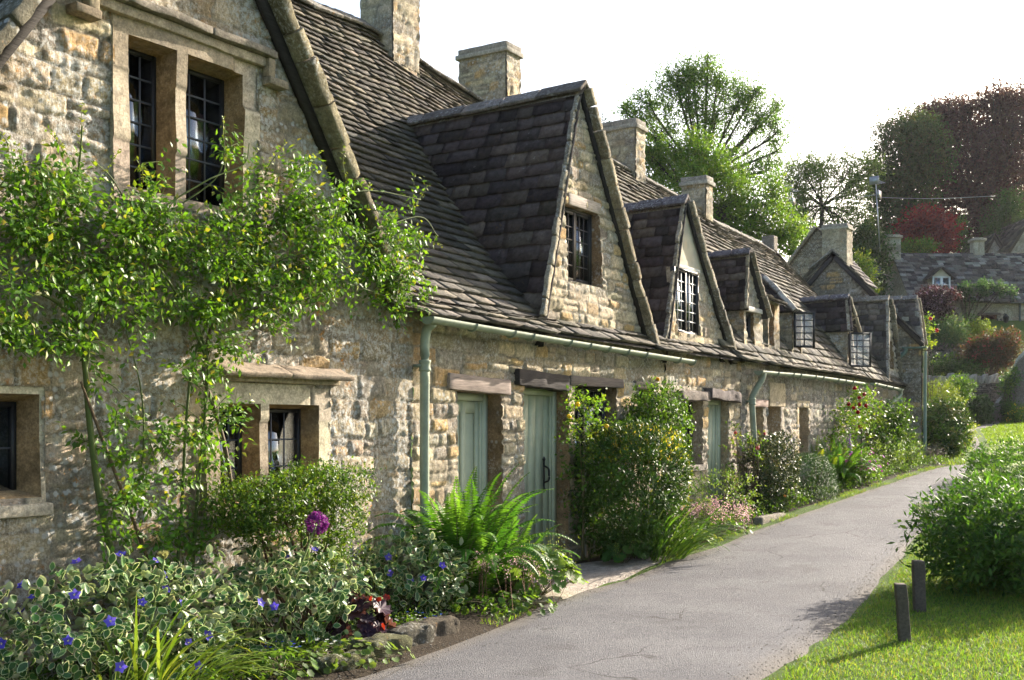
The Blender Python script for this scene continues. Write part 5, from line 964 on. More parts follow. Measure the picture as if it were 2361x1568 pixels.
# beside the second green door
strap('crocosmia', 'dark arching clump of sword leaves right of the second green door', 'crocosmia', (1.25, .74), 230, .98, .02, [(.06, .14, .02), (.05, .12, .018), (.11, .19, .04)], (.55, -.25, 0), rad=.3, arch=1.5)
s_, z_ = fac(1462, 1120, .55)
shrub('clipped_evergreen', 'dense clipped evergreen bush with golden tips, largest bush against the row', 'bush', (s_, .55), (.62, .5), 1.45, 19000, .058, .023, [(.042, .095, .012), (.055, .115, .014), (.035, .08, .012)], p=3.6, amp=.08, lift=.1, seed=12, k=8, sp=1.6, mat='dense', shell=.16)
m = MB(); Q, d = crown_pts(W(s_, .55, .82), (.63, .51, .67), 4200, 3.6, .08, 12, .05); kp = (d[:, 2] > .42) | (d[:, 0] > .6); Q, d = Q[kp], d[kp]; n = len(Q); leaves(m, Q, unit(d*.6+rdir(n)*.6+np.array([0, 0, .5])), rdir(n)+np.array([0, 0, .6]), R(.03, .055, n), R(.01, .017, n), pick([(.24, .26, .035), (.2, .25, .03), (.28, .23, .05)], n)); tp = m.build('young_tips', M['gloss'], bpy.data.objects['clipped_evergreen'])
s_, z_ = fac(1518, 1010, .3)
shrub('kerria', 'loose leafy shrub with a yellow flower between two small windows, behind the clipped bush', 'shrub', (s_, .3), (.58, .28), 1.86, 6500, .058, .026, GRN+DGRN[:2], amp=.25, lift=.98, seed=14, flowers=[('ball', [(.75, .4, .02)], .04, 1, .3)], stem=10, gap=.1)
o = thing('yellow_rose', 'slender yellow climbing rose on a white trellis beside the second green door', 'rose', W(.95, .2, .05)); m = MB(); st = MB()
for (x, y, rx, ry, n) in ((1345, 935, 45, 40, 360), (1390, 1000, 50, 45, 420), (1330, 1010, 30, 50, 240), (1340, 1080, 40, 50, 200), (1400, 1060, 40, 40, 240), (1345, 1170, 35, 60, 140)):
    a, b = fac(x, y, .25); foliage(m, W(a, .25, b), (rx*.0072, .18, ry*.0047), n, .05, .03, GRN+LIME[:1], amp=.4, seed=x, k=6)
for (a, b) in (((1345, 1290), (1340, 930)), ((1360, 1295), (1395, 990)), ((1350, 1290), (1330, 1000))):
    q = [fac(*a, .22), fac(*b, .22)]; P = curve([W(q[0][0], .2, q[0][1]), W((q[0][0]+q[1][0])/2, .24, (q[0][1]+q[1][1])/2), W(q[1][0], .25, q[1][1])], 10); tube(st, P, np.linspace(.011, .004, len(P)), (.13, .11, .05), 5)
m.build('foliage', M['leaf'], o); st.build('stems', M['stem'], o)
for (x, y) in ((1398, 983), (1332, 932), (1312, 960)): a, b = fac(x, y, .42); roseball(W(a, .42, b), .03, (.85, .62, .03)).build('flower', M['petal'], o)
tr = MB()
for s_ in (.82, 1.02, 1.22): box(tr, (s_-.008, .1, .1), (s_+.008, .115, 1.5), (.5, .5, .48))
for z_ in (.5, .8, 1.1, 1.4): box(tr, (.8, .116, z_-.008), (1.24, .128, z_+.008), (.6, .6, .58))
tag(tr.build('trellis', M['white'], None), 'pale trellis behind the yellow rose', 'trellis')
shrub('rose_bush', 'airy rose bush with reddish buds between the third green door and the drainpipe', 'rose', (5.1, .35), (.55, .3), 1.3, 900, .05, .032, GRN+LIME, amp=.5, seed=16, flowers=[('ball', [(.6, .12, .1), (.7, .3, .28)], .028, 4, .2)], stem=12, gap=.42)
shrub('mixed_border_plant', 'pale leafy border plant under the small window with stone sill', 'border plant', (4.0, .42), (.75, .34), .75, 2200, .045, .016, [(.1, .17, .035), (.07, .135, .03), (.13, .19, .05)], amp=.45, seed=17)
shrub('mixed_border_plant', 'low dark green border plant by the foot of the second drainpipe', 'border plant', (5.9, .5), (.5, .3), .45, 1100, .05, .024, GRN, amp=.4, seed=18, flowers=[('ball', [(.75, .3, .05)], .02, 1, .2)])
rosette('saxifrage', 'mound of pale pink flower sprays at the lane edge below the small window with sill', 'saxifrage', (3.25, .62), 120, .5, .18, .03, GRN, 'leaf', 6, .05, spray=((.66, .42, .45), 60, .26, .016))
rosette('saxifrage', 'flat green edging plant with a low stone, left of the pink mound', 'saxifrage', (2.4, .66), 90, .36, .16, .03, LIME, 'leaf', 6, .05)
kb = MB(); sbox(kb, (4.3, .72, .15), (5.3, .84, .3), (.25, .22, .17), res=.06, amp=.02, r=.03); tag(kb.build('edging_stone', M['drystone'], None, True), 'long low kerb stone beside the grassy lane edge, below the rose bush', 'stone', 'edging stones of the bed')
shrub('variegated_holly', 'clipped holly with cream edged leaves right of the second drainpipe', 'holly', (S_x(1782, .45), .45), (.62, .27), 1.1, 7000, .045, .027, [(.035, .06, .022), (.045, .075, .025)], p=4, amp=.1, seed=20, mat='vari', lay=1, edge=[(.4, .38, .17), (.06, .09, .03), (.1, .12, .04)], k=6, sp=1.4)
shrub('dome_shrub', 'smooth dark green dome shaped shrub at the lane edge', 'shrub', (S_x(1868, .5), .5), (.85, .34), .72, 20000, .024, .008, [(.03, .085, .016), (.04, .105, .02), (.024, .068, .014)], p=2.4, amp=.08, mat='dense', seed=21, k=8, sp=1.6, half=True, shell=.1)
fern('fern', 'tall feathery fern behind the smooth dome shrub', (S_x(1930, .4), .4), 34, 1.0, FG, 6, (.0, -.2), wid=.13)
fern('fern', 'pale fern fronds against the wall left of the larger feathery fern', (S_x(1885, .15), .15), 12, 1.0, LIME, 7, (0, -.05), wid=.12)
shrub('geranium', 'geranium with magenta flowers at the lane edge beside the feathery fern', 'geranium', (S_x(1985, .6), .6), (.8, .3), .55, 2600, .05, .03, GRN, amp=.4, seed=23, flowers=[('five', [(.55, .05, .4), (.48, .06, .42)], .035, 40, .05)])
shrub('euphorbia', 'pale green mounded plant right of the magenta geranium', 'border plant', (S_x(2035, .5), .5), (.9, .36), .7, 2600, .05, .018, [(.09, .16, .03), (.13, .2, .05)], amp=.35, seed=24)
shrub('mixed_border_plant', 'low bushy border plant near the corner of the end cottage', 'border plant', (S_x(2085, .6), .6), (.9, .3), .62, 2400, .05, .016, GRN+LIME[:1], amp=.4, seed=25)
def wallmass(name, label, cat, parts, pal, L, Wd, v, kx, flowers=(), mat='leaf', stems_=(), fr=.05, fc=(.3, .008, .015)):
    s0, z0 = fac(parts[0][0], parts[0][1], v); o = thing(name, label, cat, W(s0, v, float(g(s0, v)))); m = MB(); st = MB()
    for (x, y, rx, ry, n) in parts: a, b = fac(x, y, v); k = depth(a, v)/2600; foliage(m, W(a, v, b), (rx*k*kx, .25, ry*k), n, L, Wd, pal, amp=.4, seed=x+y, k=6)
    m.build('foliage', M[mat], o)
    for (p, q) in stems_: a, b = fac(*p, .12), fac(*q, v); tube(st, curve([W(a[0], .12, a[1]), W((a[0]+b[0])/2, .2, (a[1]+b[1])/2), W(b[0], v, b[1])], 8), np.linspace(.016, .006, 9), (.09, .06, .04), 5)
    if stems_: st.build('stems', M['stem'], o)
    for (x, y) in flowers: a, b = fac(x, y, v+.28); roseball(W(a, v+.28, b), fr, fc).build('flower', M['petal'], o)
wallmass('red_climbing_rose', 'climbing rose with dark red blooms on the far part of the row', 'rose', [(1990, 920, 32, 28, 420), (1970, 960, 36, 30, 420), (1945, 1000, 26, 60, 620), (1935, 1045, 20, 40, 320), (2010, 960, 26, 34, 320), (1990, 1010, 26, 34, 200), (2025, 990, 22, 40, 240)], GRN+LIME[:1], .07, .04, .3, 2.2, [(1993, 909), (1982, 917), (1981, 933), (1997, 935), (1957, 932), (1978, 950), (1968, 940), (1983, 984), (1971, 895)], stems_=[((1985, 1075), (1990, 930)), ((1980, 1075), (1960, 960))], fr=.042)
wallmass('ivy', 'dark glossy climber on the wall next to the red rose', 'climber', [(2060, 960, 34, 34, 700), (2070, 1000, 34, 40, 800), (2040, 1020, 34, 34, 500), (2080, 1040, 28, 24, 400)], DGRN+GRN[:1], .08, .055, .42, 2.3, mat='gloss')
def foxglove(label, x, y0, y1, v, colr):
    a, b = fac(x, y0, v); o = thing('foxglove', label, 'foxglove', W(a, v, float(g(a, v))), 'foxgloves by the wall'); _, t = fac(x, y1, v); st = MB(); tube(st, [W(a, v, float(g(a, v))), W(a, v, t)], [.012, .005], (.14, .2, .06), 5); st.build('stem', M['stem'], o); n = 40; z = np.linspace(b, t, n); th = R(0, 6.28, n); f = MB()
    D = np.stack([np.cos(th), np.sin(th), np.full(n, -.6)], -1); leaves(f, np.stack([np.full(n, a), np.full(n, -v), z], -1), D, np.tile([0, 0, 1.], (n, 1)), np.linspace(.06, .02, n), np.linspace(.045, .015, n), pick([colr], n, .2), fold=-.3); f.build('flowers', M['petal'], o)['kind'] = 'stuff'
foxglove('purple foxglove spire below the dark red roses', 1960, 1045, 1000, .45, (.3, .12, .5)); foxglove('pink foxglove spire leaning near the dark climber', 1985, 1080, 1035, .6, (.55, .18, .45))
# beyond the end cottage
shrub('corner_bush', 'large leafy bush with pale new leaves beyond the corner of the end cottage', 'bush', gp(2176, 1052), (.95, .42), 1.22, 9000, .085, .05, DGRN+GRN[:2]+[(.12, .14, .05)], p=2.6, amp=.22, seed=31, mat='dense')
shrub('catmint', 'low greyish purple catmint at the foot of the corner bush', 'catmint', gp(2152, 1064), (.7, .2), .34, 1500, .04, .012, [(.07, .08, .09), (.05, .07, .05), (.09, .07, .14)], seed=32)
shrub('corner_rose', 'yellow green rose growing up behind the end cottage drainpipe', 'rose', (S_x(2135, -.2), -.2), (.3, .14), 3.3, 380, .08, .05, LIME+GRN, amp=.5, lift=2.5, seed=33, flowers=[('ball', [(.5, .02, .05)], .06, 2, .0)])
shrub('orange_flower_plant', 'bushy plant with orange flowers beside the corner bush and path', 'border plant', gp(2218, 1040), (.6, .22), .85, 1800, .07, .035, LIME, seed=34, flowers=[('ball', [(.7, .25, .02), (.6, .08, .02)], .05, 6, .2)])
# right-hand side of the lane
UMB = [(.035, .09, .014), (.045, .11, .017), (.028, .07, .013), (.06, .13, .02)]
def umbellifer(name, label, c, r, h, n, L, Wd, seed, heads, pal=UMB, lo=0.):
    o = shrub(name, label, 'bush', c, r, h, n, L, Wd, pal, p=2.4, amp=.32, seed=seed, k=7, sp=2.4, stem=14, sc_=(.11, .14, .05), sr=.014, lift=lo, droop=.05, group='leafy bushes on the grass side of the lane')
    if heads:
        Q, d = crown_pts(W(c[0], c[1], float(g(*c))+h/2), (r[0], r[1], h/2), heads*4, 2.4, .32, seed, .02); Q = Q[d[:, 2] > .25][:heads]; f = MB()
        for q in Q: k = 24; pp = q+np.array([0, 0, .07])+rng.normal(size=(k, 3))*np.array([.035, .035, .012]); leaves(f, pp, rdir(k)+np.array([0, 0, .5]), rdir(k), np.full(k, .022), np.full(k, .018), pick([(.3, .38, .17), (.5, .52, .36)], k))
        f.build('flower_heads', M['petal'], o)['kind'] = 'stuff'
    return o
umbellifer('leafy_bush', 'big dark leafy bush on the grass just behind the two wooden posts', gp(2330, 1352), (.9, .7), .86, 13000, .085, .028, 41, 24)
umbellifer('leafy_bush', 'pale flowered leafy bush right behind the big dark bush, nearer than the lane bend', gp(2365, 1185), (1.2, .65), .62, 8000, .085, .03, 42, 60)
umbellifer('leafy_bush', 'farthest leafy bush, on the grass edge where the lane bends away', gp(2345, 1112), (1.6, .8), .6, 6000, .085, .03, 43, 30)
def post(label, x, yb, yt, lean, wpx):
    s_, v_ = gp(x, yb); z = float(g(s_, v_)); Y = depth(s_, v_); h = (yb-yt)/2600*Y; hw = wpx/2600*Y/2; m = MB(); ax = unit(np.array([lean[0], lean[1], 1.])); e1 = unit(np.array([.45, -.89, 0])); e2 = np.cross(ax, e1)
    rbox(m, W(s_, v_, z-.03)+ax*(h/2+.015), e1*hw, e2*hw, ax*(h/2+.015), (.1, .08, .062), res=.025, amp=.006, r=.008, seed=int(x)); return tag(m.build('wooden_post', M['wood'], None, True), label, 'post', 'wooden posts on the grass')
post('short dark wooden post leaning left, nearer the viewer on the grass', 2087, 1480, 1345, (-.045, .07), 25); post('short dark upright wooden post close to the big dark bush', 2120, 1410, 1292, (-.01, .02), 25)
# --- grass
PTH = np.array([((a[0]+b[0])/2, (a[1]+b[1])/2) for a, b in zip(pl_, pr_)])
def grass(name, label, S, V, n, L, Wd, pal, inside=None):
    s_ = R(*S, n); v_ = R(*V, n)
    if inside is not None: k = inside(s_, v_); s_, v_ = s_[k], v_[k]
    n = len(s_); B = np.stack([s_, -v_, g(s_, v_)], -1); d = unit(rng.normal(size=(n, 3))*np.array([.45, .45, 0])+np.array([0, 0, 1.])); ln = L*R(.4, 1.15, n)*(.6+.8*noise(B, 2.2, 4)); th = R(0, 6.28, n); S_ = np.stack([np.cos(th), np.sin(th), 0*th], -1)*Wd/2
    m1 = B+d*(ln*.55)[:, None]; t = B+unit(d+np.stack([d[:, 0], d[:, 1], 0*th], -1)*1.2)*ln[:, None]
    V_ = np.stack([B-S_, B+S_, m1+S_*.8, m1-S_*.8, t], 1); m = MB(); i = np.arange(n)[:, None]*5; m.add(V_.reshape(-1, 3), i+np.array([0, 1, 2, 3]), i+np.array([3, 2, 4]), np.repeat(pick(pal, n, .3), 5, 0)); return tag(m.build(name, M['far'], None), label, None, None, 'stuff')
GP_ = [(.105, .2, .022), (.08, .17, .02), (.135, .22, .035), (.17, .19, .05)]
rv = lambda s: np.interp(s, [a for a, b in RR[:12]], [b for a, b in RR[:12]]); lv = lambda s: np.interp(s, [a for a, b in RL[:13]], [b for a, b in RL[:13]]); bv = lambda s: np.interp(s, [a for a, b in BR], [b for a, b in BR])
grass('lawn_grass', 'bright green mown grass on the near right beside the lane', (-4.6, 3.0), (3.1, 7.5), 120000, .045, .0045, GP_, lambda s, v: (v > rv(s)-.01+.05*rng.normal(size=len(s)).clip(-1, 1)) & (v < rv(s)+3.6))
grass('lawn_grass', 'grass strip along the right side of the lane under the leafy bushes', (3.0, 14.), (2.6, 6.5), 30000, .06, .007, GP_, lambda s, v: (v > rv(s)-.02))
grass('verge_grass', 'ragged grass and weeds along the left edge of the lane', (-5.2, 15.2), (.6, 1.7), 30000, .06, .006, GP_, lambda s, v: (np.abs(v-lv(s)+.04) < .035+.1*noise(np.stack([s, v, 0*s], -1), 2.1, 9)*np.where(s > 4, 1.6, .8)) & (noise(np.stack([s, v*0, 0*s], -1), 1.6, 12) > np.where((s > -2) & (s < .9), .8, .38)))
grass('lawn_grass', 'sunlit far lawn beyond the bend of the lane', (14.5, 40.), (-2.4, 9.), 60000, .09, .02, [(.1, .17, .022), (.13, .2, .03)], lambda s, v: (depth(s, v) < 46) & (np.abs(v-np.interp(s, PTH[:, 0], PTH[:, 1])) > .3))
def cover(name, label, S, V, n, pal, L, Wd, h, inside=None):
    s_ = R(*S, n); v_ = R(*V, n)
    if inside is not None: k = inside(s_, v_); s_, v_ = s_[k], v_[k]
    n = len(s_); z = g(s_, v_)+h*R(.1, 1, n)*(.3+1.2*fbm(np.stack([s_, v_, 0*s_], -1), 2.5, 6)); m = MB(); leaves(m, np.stack([s_, -v_, z], -1), rdir(n)+np.array([0, 0, .3]), rdir(n)+np.array([0, 0, 1.2]), L*R(.6, 1.2, n), Wd*R(.7, 1.2, n), pick(pal, n, .3)); return tag(m.build(name, M['leaf'], None), label, None, None, 'stuff')
cover('ground_cover', 'low mixed leaves filling the near flower bed', (-6.4, -1.9), (.05, 1.4), 9000, GRN+DGRN, .04, .02, .16, lambda s, v: (v < bv(s)-.1) & (noise(np.stack([s, v, 0*s], -1), 2.3, 31) > .36))
cover('ground_cover', 'low mixed leaves filling the bed along the farther cottages', (.85, 15.2), (.05, 1.1), 15000, GRN+DGRN, .045, .022, .2, lambda s, v: v < bv(s)-.06)
# ---------------------------------------------------------------- beyond the row
XR = np.array([DS[0], -NV[0], 0]); YR = np.array([DS[1], -NV[1], 0])     # camera right / forward in the world
def cpos(Y): return lambda u, z, h: np.stack([(u-P0[0])*DS[0]+(Y-h-P0[1])*DS[1], -((u-P0[0])*NV[0]+(Y-h-P0[1])*NV[1]), z], -1)   # wall facing the camera side, u = sideways metres
def lpos(X): return lambda u, z, h: np.stack([(X-h-P0[0])*DS[0]+(u-P0[1])*DS[1], -((X-h-P0[0])*NV[0]+(u-P0[1])*NV[1]), z], -1)   # wall facing left, u = distance
def X_(x, Y): return (x-CX)/F*Y
def Z_(y, Y): return (HZ-y)/F*Y+EYE
def cbox(mb, a, b, c): A, B = cam(*a), cam(*b); m_ = (A+B)/2; obox(mb, m_, XR*(b[0]-a[0])/2, YR*(b[1]-a[1])/2, (0, 0, (b[2]-a[2])/2), c)
# cottage behind the row, gable and chimney showing
HB = thing('stone_cottage', 'cottage behind the row, only its dark gable, chimney and tiled slope showing', 'cottage', W(24, -5, 3)); w = MB()
stonework(w, -7.6, -2.6, 2.5, 7.5, spos(24.), .06, [], lambda u, z: z < np.interp(u, [-7.6, -4.45, -2.6], [3.6, 7.48, 5.2])-.03, deep=.02, smear=.3, seed=81, pal=[(.24, .2, .145), (.27, .225, .17), (.21, .175, .13)], mort=(.25, .21, .16)); w.build('wall', M['stone'], HB, True)
rf = MB()
for a, b, sd_ in (((-2.95, 5.65), (-4.45, 7.5), 1), ((-7.6, 3.6), (-4.45, 7.5), 2)): f, ln = bil(W(23.9, a[0], a[1]), W(25.1, a[0], a[1]), W(25.1, b[0], b[1]), W(23.9, b[0], b[1])); tiles(rf, f, 0, ln, (.2, .16), (.25, .5), .025, SHADE_SLATE, seed=82+sd_); sheet(rf, f, 0, ln)
ro = rf.build('roof', M['slate'], HB); vg = MB(); verge(vg, W(24, -7.6, 3.6), W(24, -4.45, 7.5), (-1, 0, 0), .16, .08, c=(.3, .26, .2), seed=4); vg.build('verge', M['stone'], ro)
chimney(HB, 23.6, 24.2, -4.18, -3.45, 5, 7.5, 84, res=.06, pal=[(.33, .275, .2), (.3, .25, .18), (.36, .31, .23)])
# far cottage with the white dormer
YF = 56.; HF = thing('far_cottage', 'long low far cottage up the slope with white dormer window, dark door and climber', 'cottage', cam(23, YF, 5.4)); w = MB()
x0, x1, ze, zr = X_(2100, YF), X_(2440, YF), Z_(692, YF), Z_(584, YF+2.6)
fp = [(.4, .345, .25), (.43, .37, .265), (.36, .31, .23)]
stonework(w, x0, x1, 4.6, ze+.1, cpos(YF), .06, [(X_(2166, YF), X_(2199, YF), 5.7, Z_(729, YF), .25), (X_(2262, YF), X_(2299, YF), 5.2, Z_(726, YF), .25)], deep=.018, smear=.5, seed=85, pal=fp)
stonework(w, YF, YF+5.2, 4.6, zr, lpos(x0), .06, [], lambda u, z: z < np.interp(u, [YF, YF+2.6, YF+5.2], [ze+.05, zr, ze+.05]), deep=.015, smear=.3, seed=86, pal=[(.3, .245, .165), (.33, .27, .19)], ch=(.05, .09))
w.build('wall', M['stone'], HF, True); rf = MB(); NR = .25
rfn, ln = bil(cam(x0-.1, YF-.25, ze-.1), cam(x1, YF-.25, ze-.15), cam(x1, YF+2.6, zr-.05), cam(x0-.1, YF+2.6, zr))
def wavy(u, t): P = rfn(u, t); P[:, 2] += .14*(noise(np.stack([np.asarray(u)*.45, np.asarray(t)*1.5, 0*np.asarray(t)], -1), 1, 3)-.5); return P
tiles(rf, wavy, 0, ln, (.24, .17), (.25, .5), .035, [(.1, .086, .088), (.13, .112, .108), (.085, .073, .078), (.2, .18, .165), (.27, .26, .25)], seed=87); sheet(rf, wavy, 0, ln, 30, 6, off=-.03)
f2, l2 = bil(cam(x0-.1, YF+5.4, ze-.1), cam(x1, YF+5.4, ze-.1), cam(x1, YF+2.6, zr-.05), cam(x0-.1, YF+2.6, zr)); sheet(rf, f2, 0, l2)
ro = rf.build('roof', M['slate'], HF); bw = MB(); cbox(bw, (x0, YF+5, 4.6), (x1, YF+5.2, ze), GREYS); cbox(bw, (x1-.2, YF+.1, 4.6), (x1, YF+5, ze), GREYS); bw.build('rear_wall', M['stone'], HF)
def cchim(house, xa, xb, yt, yb, Y, dY, seed, c=(.4, .36, .28)):
    m = MB(); z0, z1 = Z_(yb, Y)-.3, Z_(yt, Y); a, b = X_(xa, Y), X_(xb, Y); k = dict(res=.06, deep=.008, smear=.2, seed=seed, ch=(.25, .4), sw=(.3, .5), pal=[c, tuple(np.array(c)*1.1)], irreg=.3)
    stonework(m, a, b, z0, z1-.2, cpos(Y), **k); stonework(m, Y, Y+dY, z0, z1-.2, lpos(a), **k); cbox(m, (a+.02, Y+.02, z0), (b-.01, Y+dY, z1-.2), c); o = m.build('chimney', M['ashlar'], house, True)
    d = MB(); cbox(d, (a-.08, Y-.08, z1-.199), (b+.08, Y+dY+.08, z1-.06), (.36, .32, .25)); cbox(d, (a+.02, Y+.02, z1-.06), (b-.02, Y+dY-.02, z1), (.3, .26, .2)); d.build('cap', M['ashlar'], o)
cchim(HF, 2038, 2077, 540, 585, YF+2.1, .9, 88); cchim(HF, 2247, 2270, 547, 582, YF+2.4, .6, 89)
dx0, dx1, dz0, dz1 = X_(2152, YF), X_(2193, YF), Z_(672, YF), Z_(637, YF); dap = Z_(618, YF); Yd = YF+.15; d = MB()
cbox(d, (dx0, Yd+.02, dz0-.2), (dx0+.1, Yd+2, dz1), (.4, .34, .25)); V = [cam(dx0, Yd, dz1), cam(dx1, Yd, dz1), cam((dx0+dx1)/2, Yd, dap)]; d.add(V, None, [(0, 1, 2)], (.5, .45, .34)); V = [v+YR*.1 for v in V]; d.build('dormer_wall', M['plaster'], HF)
rf = MB(); ap, ap2 = cam((dx0+dx1)/2, Yd-.2, dap+.05), cam((dx0+dx1)/2, Yd+1.9, dap+.05)
for e, sx in enumerate((dx0-.2, dx1+.2)): f, l_ = bil(cam(sx, Yd-.2, dz1-.12), cam(sx, Yd+1.9, dz1-.12), ap2, ap); tiles(rf, f, 0, l_, (.18, .15), (.2, .4), .03, SHADE_SLATE, seed=90+e); sheet(rf, f, 0, l_, 3, 3)
rf.build('dormer_roof', M['slate'], HF)
def cwin(house, a, b, z0, z1, Y, n, c=(.75, .75, .72), room=True):
    m = MB(); t = .07; cbox(m, (a, Y-.04, z0), (a+t, Y+.04, z1), c); cbox(m, (b-t, Y-.04, z0), (b, Y+.04, z1), c); cbox(m, (a+t, Y-.04, z0), (b-t, Y+.04, z0+t), c); cbox(m, (a+t, Y-.04, z1-t), (b-t, Y+.04, z1), c)
    for i in range(1, n): x = a+(b-a)*i/n; cbox(m, (x-.06, Y-.05, z0+t), (x+.06, Y+.03, z1-t), c)
    zm = z0+(z1-z0)*.45; cbox(m, (a+t, Y-.02, zm-.02), (b-t, Y+.02, zm+.02), c); o = m.build('window', M['white'], house); p = MB(); cbox(p, (a+t, Y-.004, z0+t), (b-t, Y+.004, z1-t), (.5, .5, .5)); p.build('pane', M['glass'], o)
    if room: k = MB(); cbox(k, (a+.01, Y+.3, z0), (b-.01, Y+.33, z1), (.03, .03, .03)); k.build('room_shade', M['dark'], o)  # same near-black board, its colour standing for the unlit room
cwin(HF, dx0, dx1, dz0, dz1, Yd-.03, 2); cwin(HF, X_(2166, YF), X_(2199, YF), 5.7, Z_(729, YF), YF+.12, 3)
d = MB(); cbox(d, (X_(2262, YF), YF+.2, 5.2), (X_(2299, YF), YF+.25, Z_(726, YF)), (.04, .016, .014)); d.build('door', M['wood'], HF)
l_ = MB(); cbox(l_, (X_(2254, YF), YF-.05, Z_(726, YF)), (X_(2306, YF), YF+.2, Z_(721, YF)), (.15, .12, .1)); cbox(l_, (X_(2155, YF), YF-.04, Z_(729, YF)), (X_(2210, YF), YF+.2, Z_(723, YF)), (.14, .11, .1)); l_.build('lintels', M['wood'], HF)
d = MB(); p = cam(X_(2350, YF), YF-.08, 0); tube(d, [p+[0, 0, 5], p+[0, 0, ze]], .05, (.1, .12, .11), 8); d.build('downpipe', M['pipe'], HF); gutter(HF, [cam(X_(2325, YF), YF-.3, ze-.14), cam(x1, YF-.3, ze-.16)], .06, 1.2, (.1, .12, .11))
nb = MB()                        # the house number 11
for k in (-.09, .09):
    xx = X_(2303, YF)+k; zz = Z_(741, YF); cbox(nb, (xx-.022, YF-.06, zz-.13), (xx+.022, YF-.045, zz+.13), (.02, .02, .02)); obox(nb, cam(xx-.035, YF-.052, zz+.095), (XR*.04+np.array([0, 0, .03]))*.8, YR*.007, np.array([0, 0, .018]), (.02, .02, .02))
nb.build('house_number', M['iron'], HF)
lt = MB(); a = cam(X_(2313.5, YF), YF-.3, 0); zt, zb = Z_(729, YF), Z_(746, YF); th = np.arange(6)*PI/3
def ringv(z, r): return a+np.stack([np.cos(th)*r, np.sin(th)*r, np.full(6, z)], -1)
V = np.concatenate([ringv(zb, .05), ringv(zb+.05, .1), ringv(zt-.1, .15), ringv(zt-.08, .18), ringv(zt+.04, .06), ringv(zt+.1, .02)]); lt.add(V, [(k*6+i, k*6+(i+1) % 6, k*6+6+(i+1) % 6, k*6+6+i) for k in range(5) for i in range(6)], None, (.02, .02, .022)); tube(lt, [a+[0, 0, zt], a+[0, 0, zt+.12]+YR*.15, a+[0, 0, zt+.05]+YR*.3], .018, (.02, .02, .02), 5); lt.build('lantern', M['iron'], HF)
# two gables at the upper right
HG = thing('far_cottage', 'highest far cottage at the right edge, two pointed gables over the long roof', 'cottage', cam(28, 64, 9)); YG_ = 63.; w = MB(); rf = MB(); bd = MB()
for (xa, xm, xb, ye, ya, Yq, sd_) in ((2266, 2292, 2322, 584, 541, YG_+1.5, 1), (2318, 2372, 2426, 584, 503, YG_, 2)):
    a, m_, b, z0, z1 = X_(xa, Yq), X_(xm, Yq), X_(xb, Yq), Z_(ye, Yq), Z_(ya, Yq); stonework(w, a, b, z0-4, z1, cpos(Yq), .09, [], (lambda a, m_, b, z0, z1: lambda u, z: z < np.interp(u, [a, m_, b], [z0, z1, z0])-.05)(a, m_, b, z0, z1), deep=.02, smear=.5, seed=91+sd_, pal=[(.3, .26, .2), (.33, .29, .23)])
    for e, sx in enumerate((a, b)): f, l_ = bil(cam(sx, Yq-.2, z0-.1), cam(sx, Yq+4, z0-.1), cam(m_, Yq+4, z1+.05), cam(m_, Yq-.2, z1+.05)); tiles(rf, f, 0, l_, (.25, .2), (.3, .5), .03, seed=93+e+sd_); sheet(rf, f, 0, l_); board(bd, cam(sx, Yq, z0-.1), cam(m_, Yq, z1+.02), -YR, .02, .16, .06, (.09, .075, .06))
w.build('wall', M['stone'], HG, True); ro = rf.build('roof', M['slate'], HG); bd.build('bargeboard', M['wood'], ro)
rf = MB(); f, l_ = bil(cam(X_(2292, 66), 65, Z_(575, 65)), cam(X_(2345, 66), 65, Z_(575, 65)), cam(X_(2342, 68), 67.5, Z_(543, 67.5)), cam(X_(2292, 68), 67.5, Z_(541, 67.5))); tiles(rf, f, 0, l_, (.25, .2), (.3, .5), .03, seed=99); sheet(rf, f, 0, l_); rf.build('rear_roof', M['slate'], HG)
# retaining wall with upright coping stones, upper wall, sloping wall, gate
YW = 46.; w = MB(); xa, xb = X_(2120, YW), X_(2348, YW); zt = Z_(884, YW); RW = thing('dry_stone_wall', 'dry stone retaining wall with a row of upright coping stones', 'wall', cam((xa+xb)/2, YW, 1.5))
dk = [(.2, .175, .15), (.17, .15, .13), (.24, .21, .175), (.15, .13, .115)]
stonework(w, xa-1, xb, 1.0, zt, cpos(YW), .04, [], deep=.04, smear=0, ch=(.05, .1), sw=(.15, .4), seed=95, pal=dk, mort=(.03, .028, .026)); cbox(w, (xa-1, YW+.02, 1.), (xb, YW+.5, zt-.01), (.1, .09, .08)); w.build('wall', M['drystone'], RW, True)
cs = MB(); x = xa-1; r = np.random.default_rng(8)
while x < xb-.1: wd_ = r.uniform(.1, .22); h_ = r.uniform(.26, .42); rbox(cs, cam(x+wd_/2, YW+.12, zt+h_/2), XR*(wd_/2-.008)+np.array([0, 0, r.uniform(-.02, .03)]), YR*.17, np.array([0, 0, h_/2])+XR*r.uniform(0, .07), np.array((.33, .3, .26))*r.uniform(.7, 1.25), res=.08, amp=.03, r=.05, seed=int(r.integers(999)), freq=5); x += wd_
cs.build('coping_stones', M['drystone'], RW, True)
UW = MB(); Yu = 50.5; stonework(UW, X_(2130, Yu), X_(2270, Yu), Z_(875, Yu), Z_(790, Yu), cpos(Yu), .06, [], deep=.04, smear=0, ch=(.06, .12), sw=(.15, .4), seed=96, pal=dk, mort=(.03, .028, .026)); cbox(UW, (X_(2130, Yu), Yu+.02, Z_(875, Yu)), (X_(2270, Yu), Yu+.4, Z_(790, Yu)), (.1, .09, .08)); tag(UW.build('terrace_wall', M['drystone'], None, True), 'shaded upper terrace wall behind the coping stones, below the far cottage', 'wall')
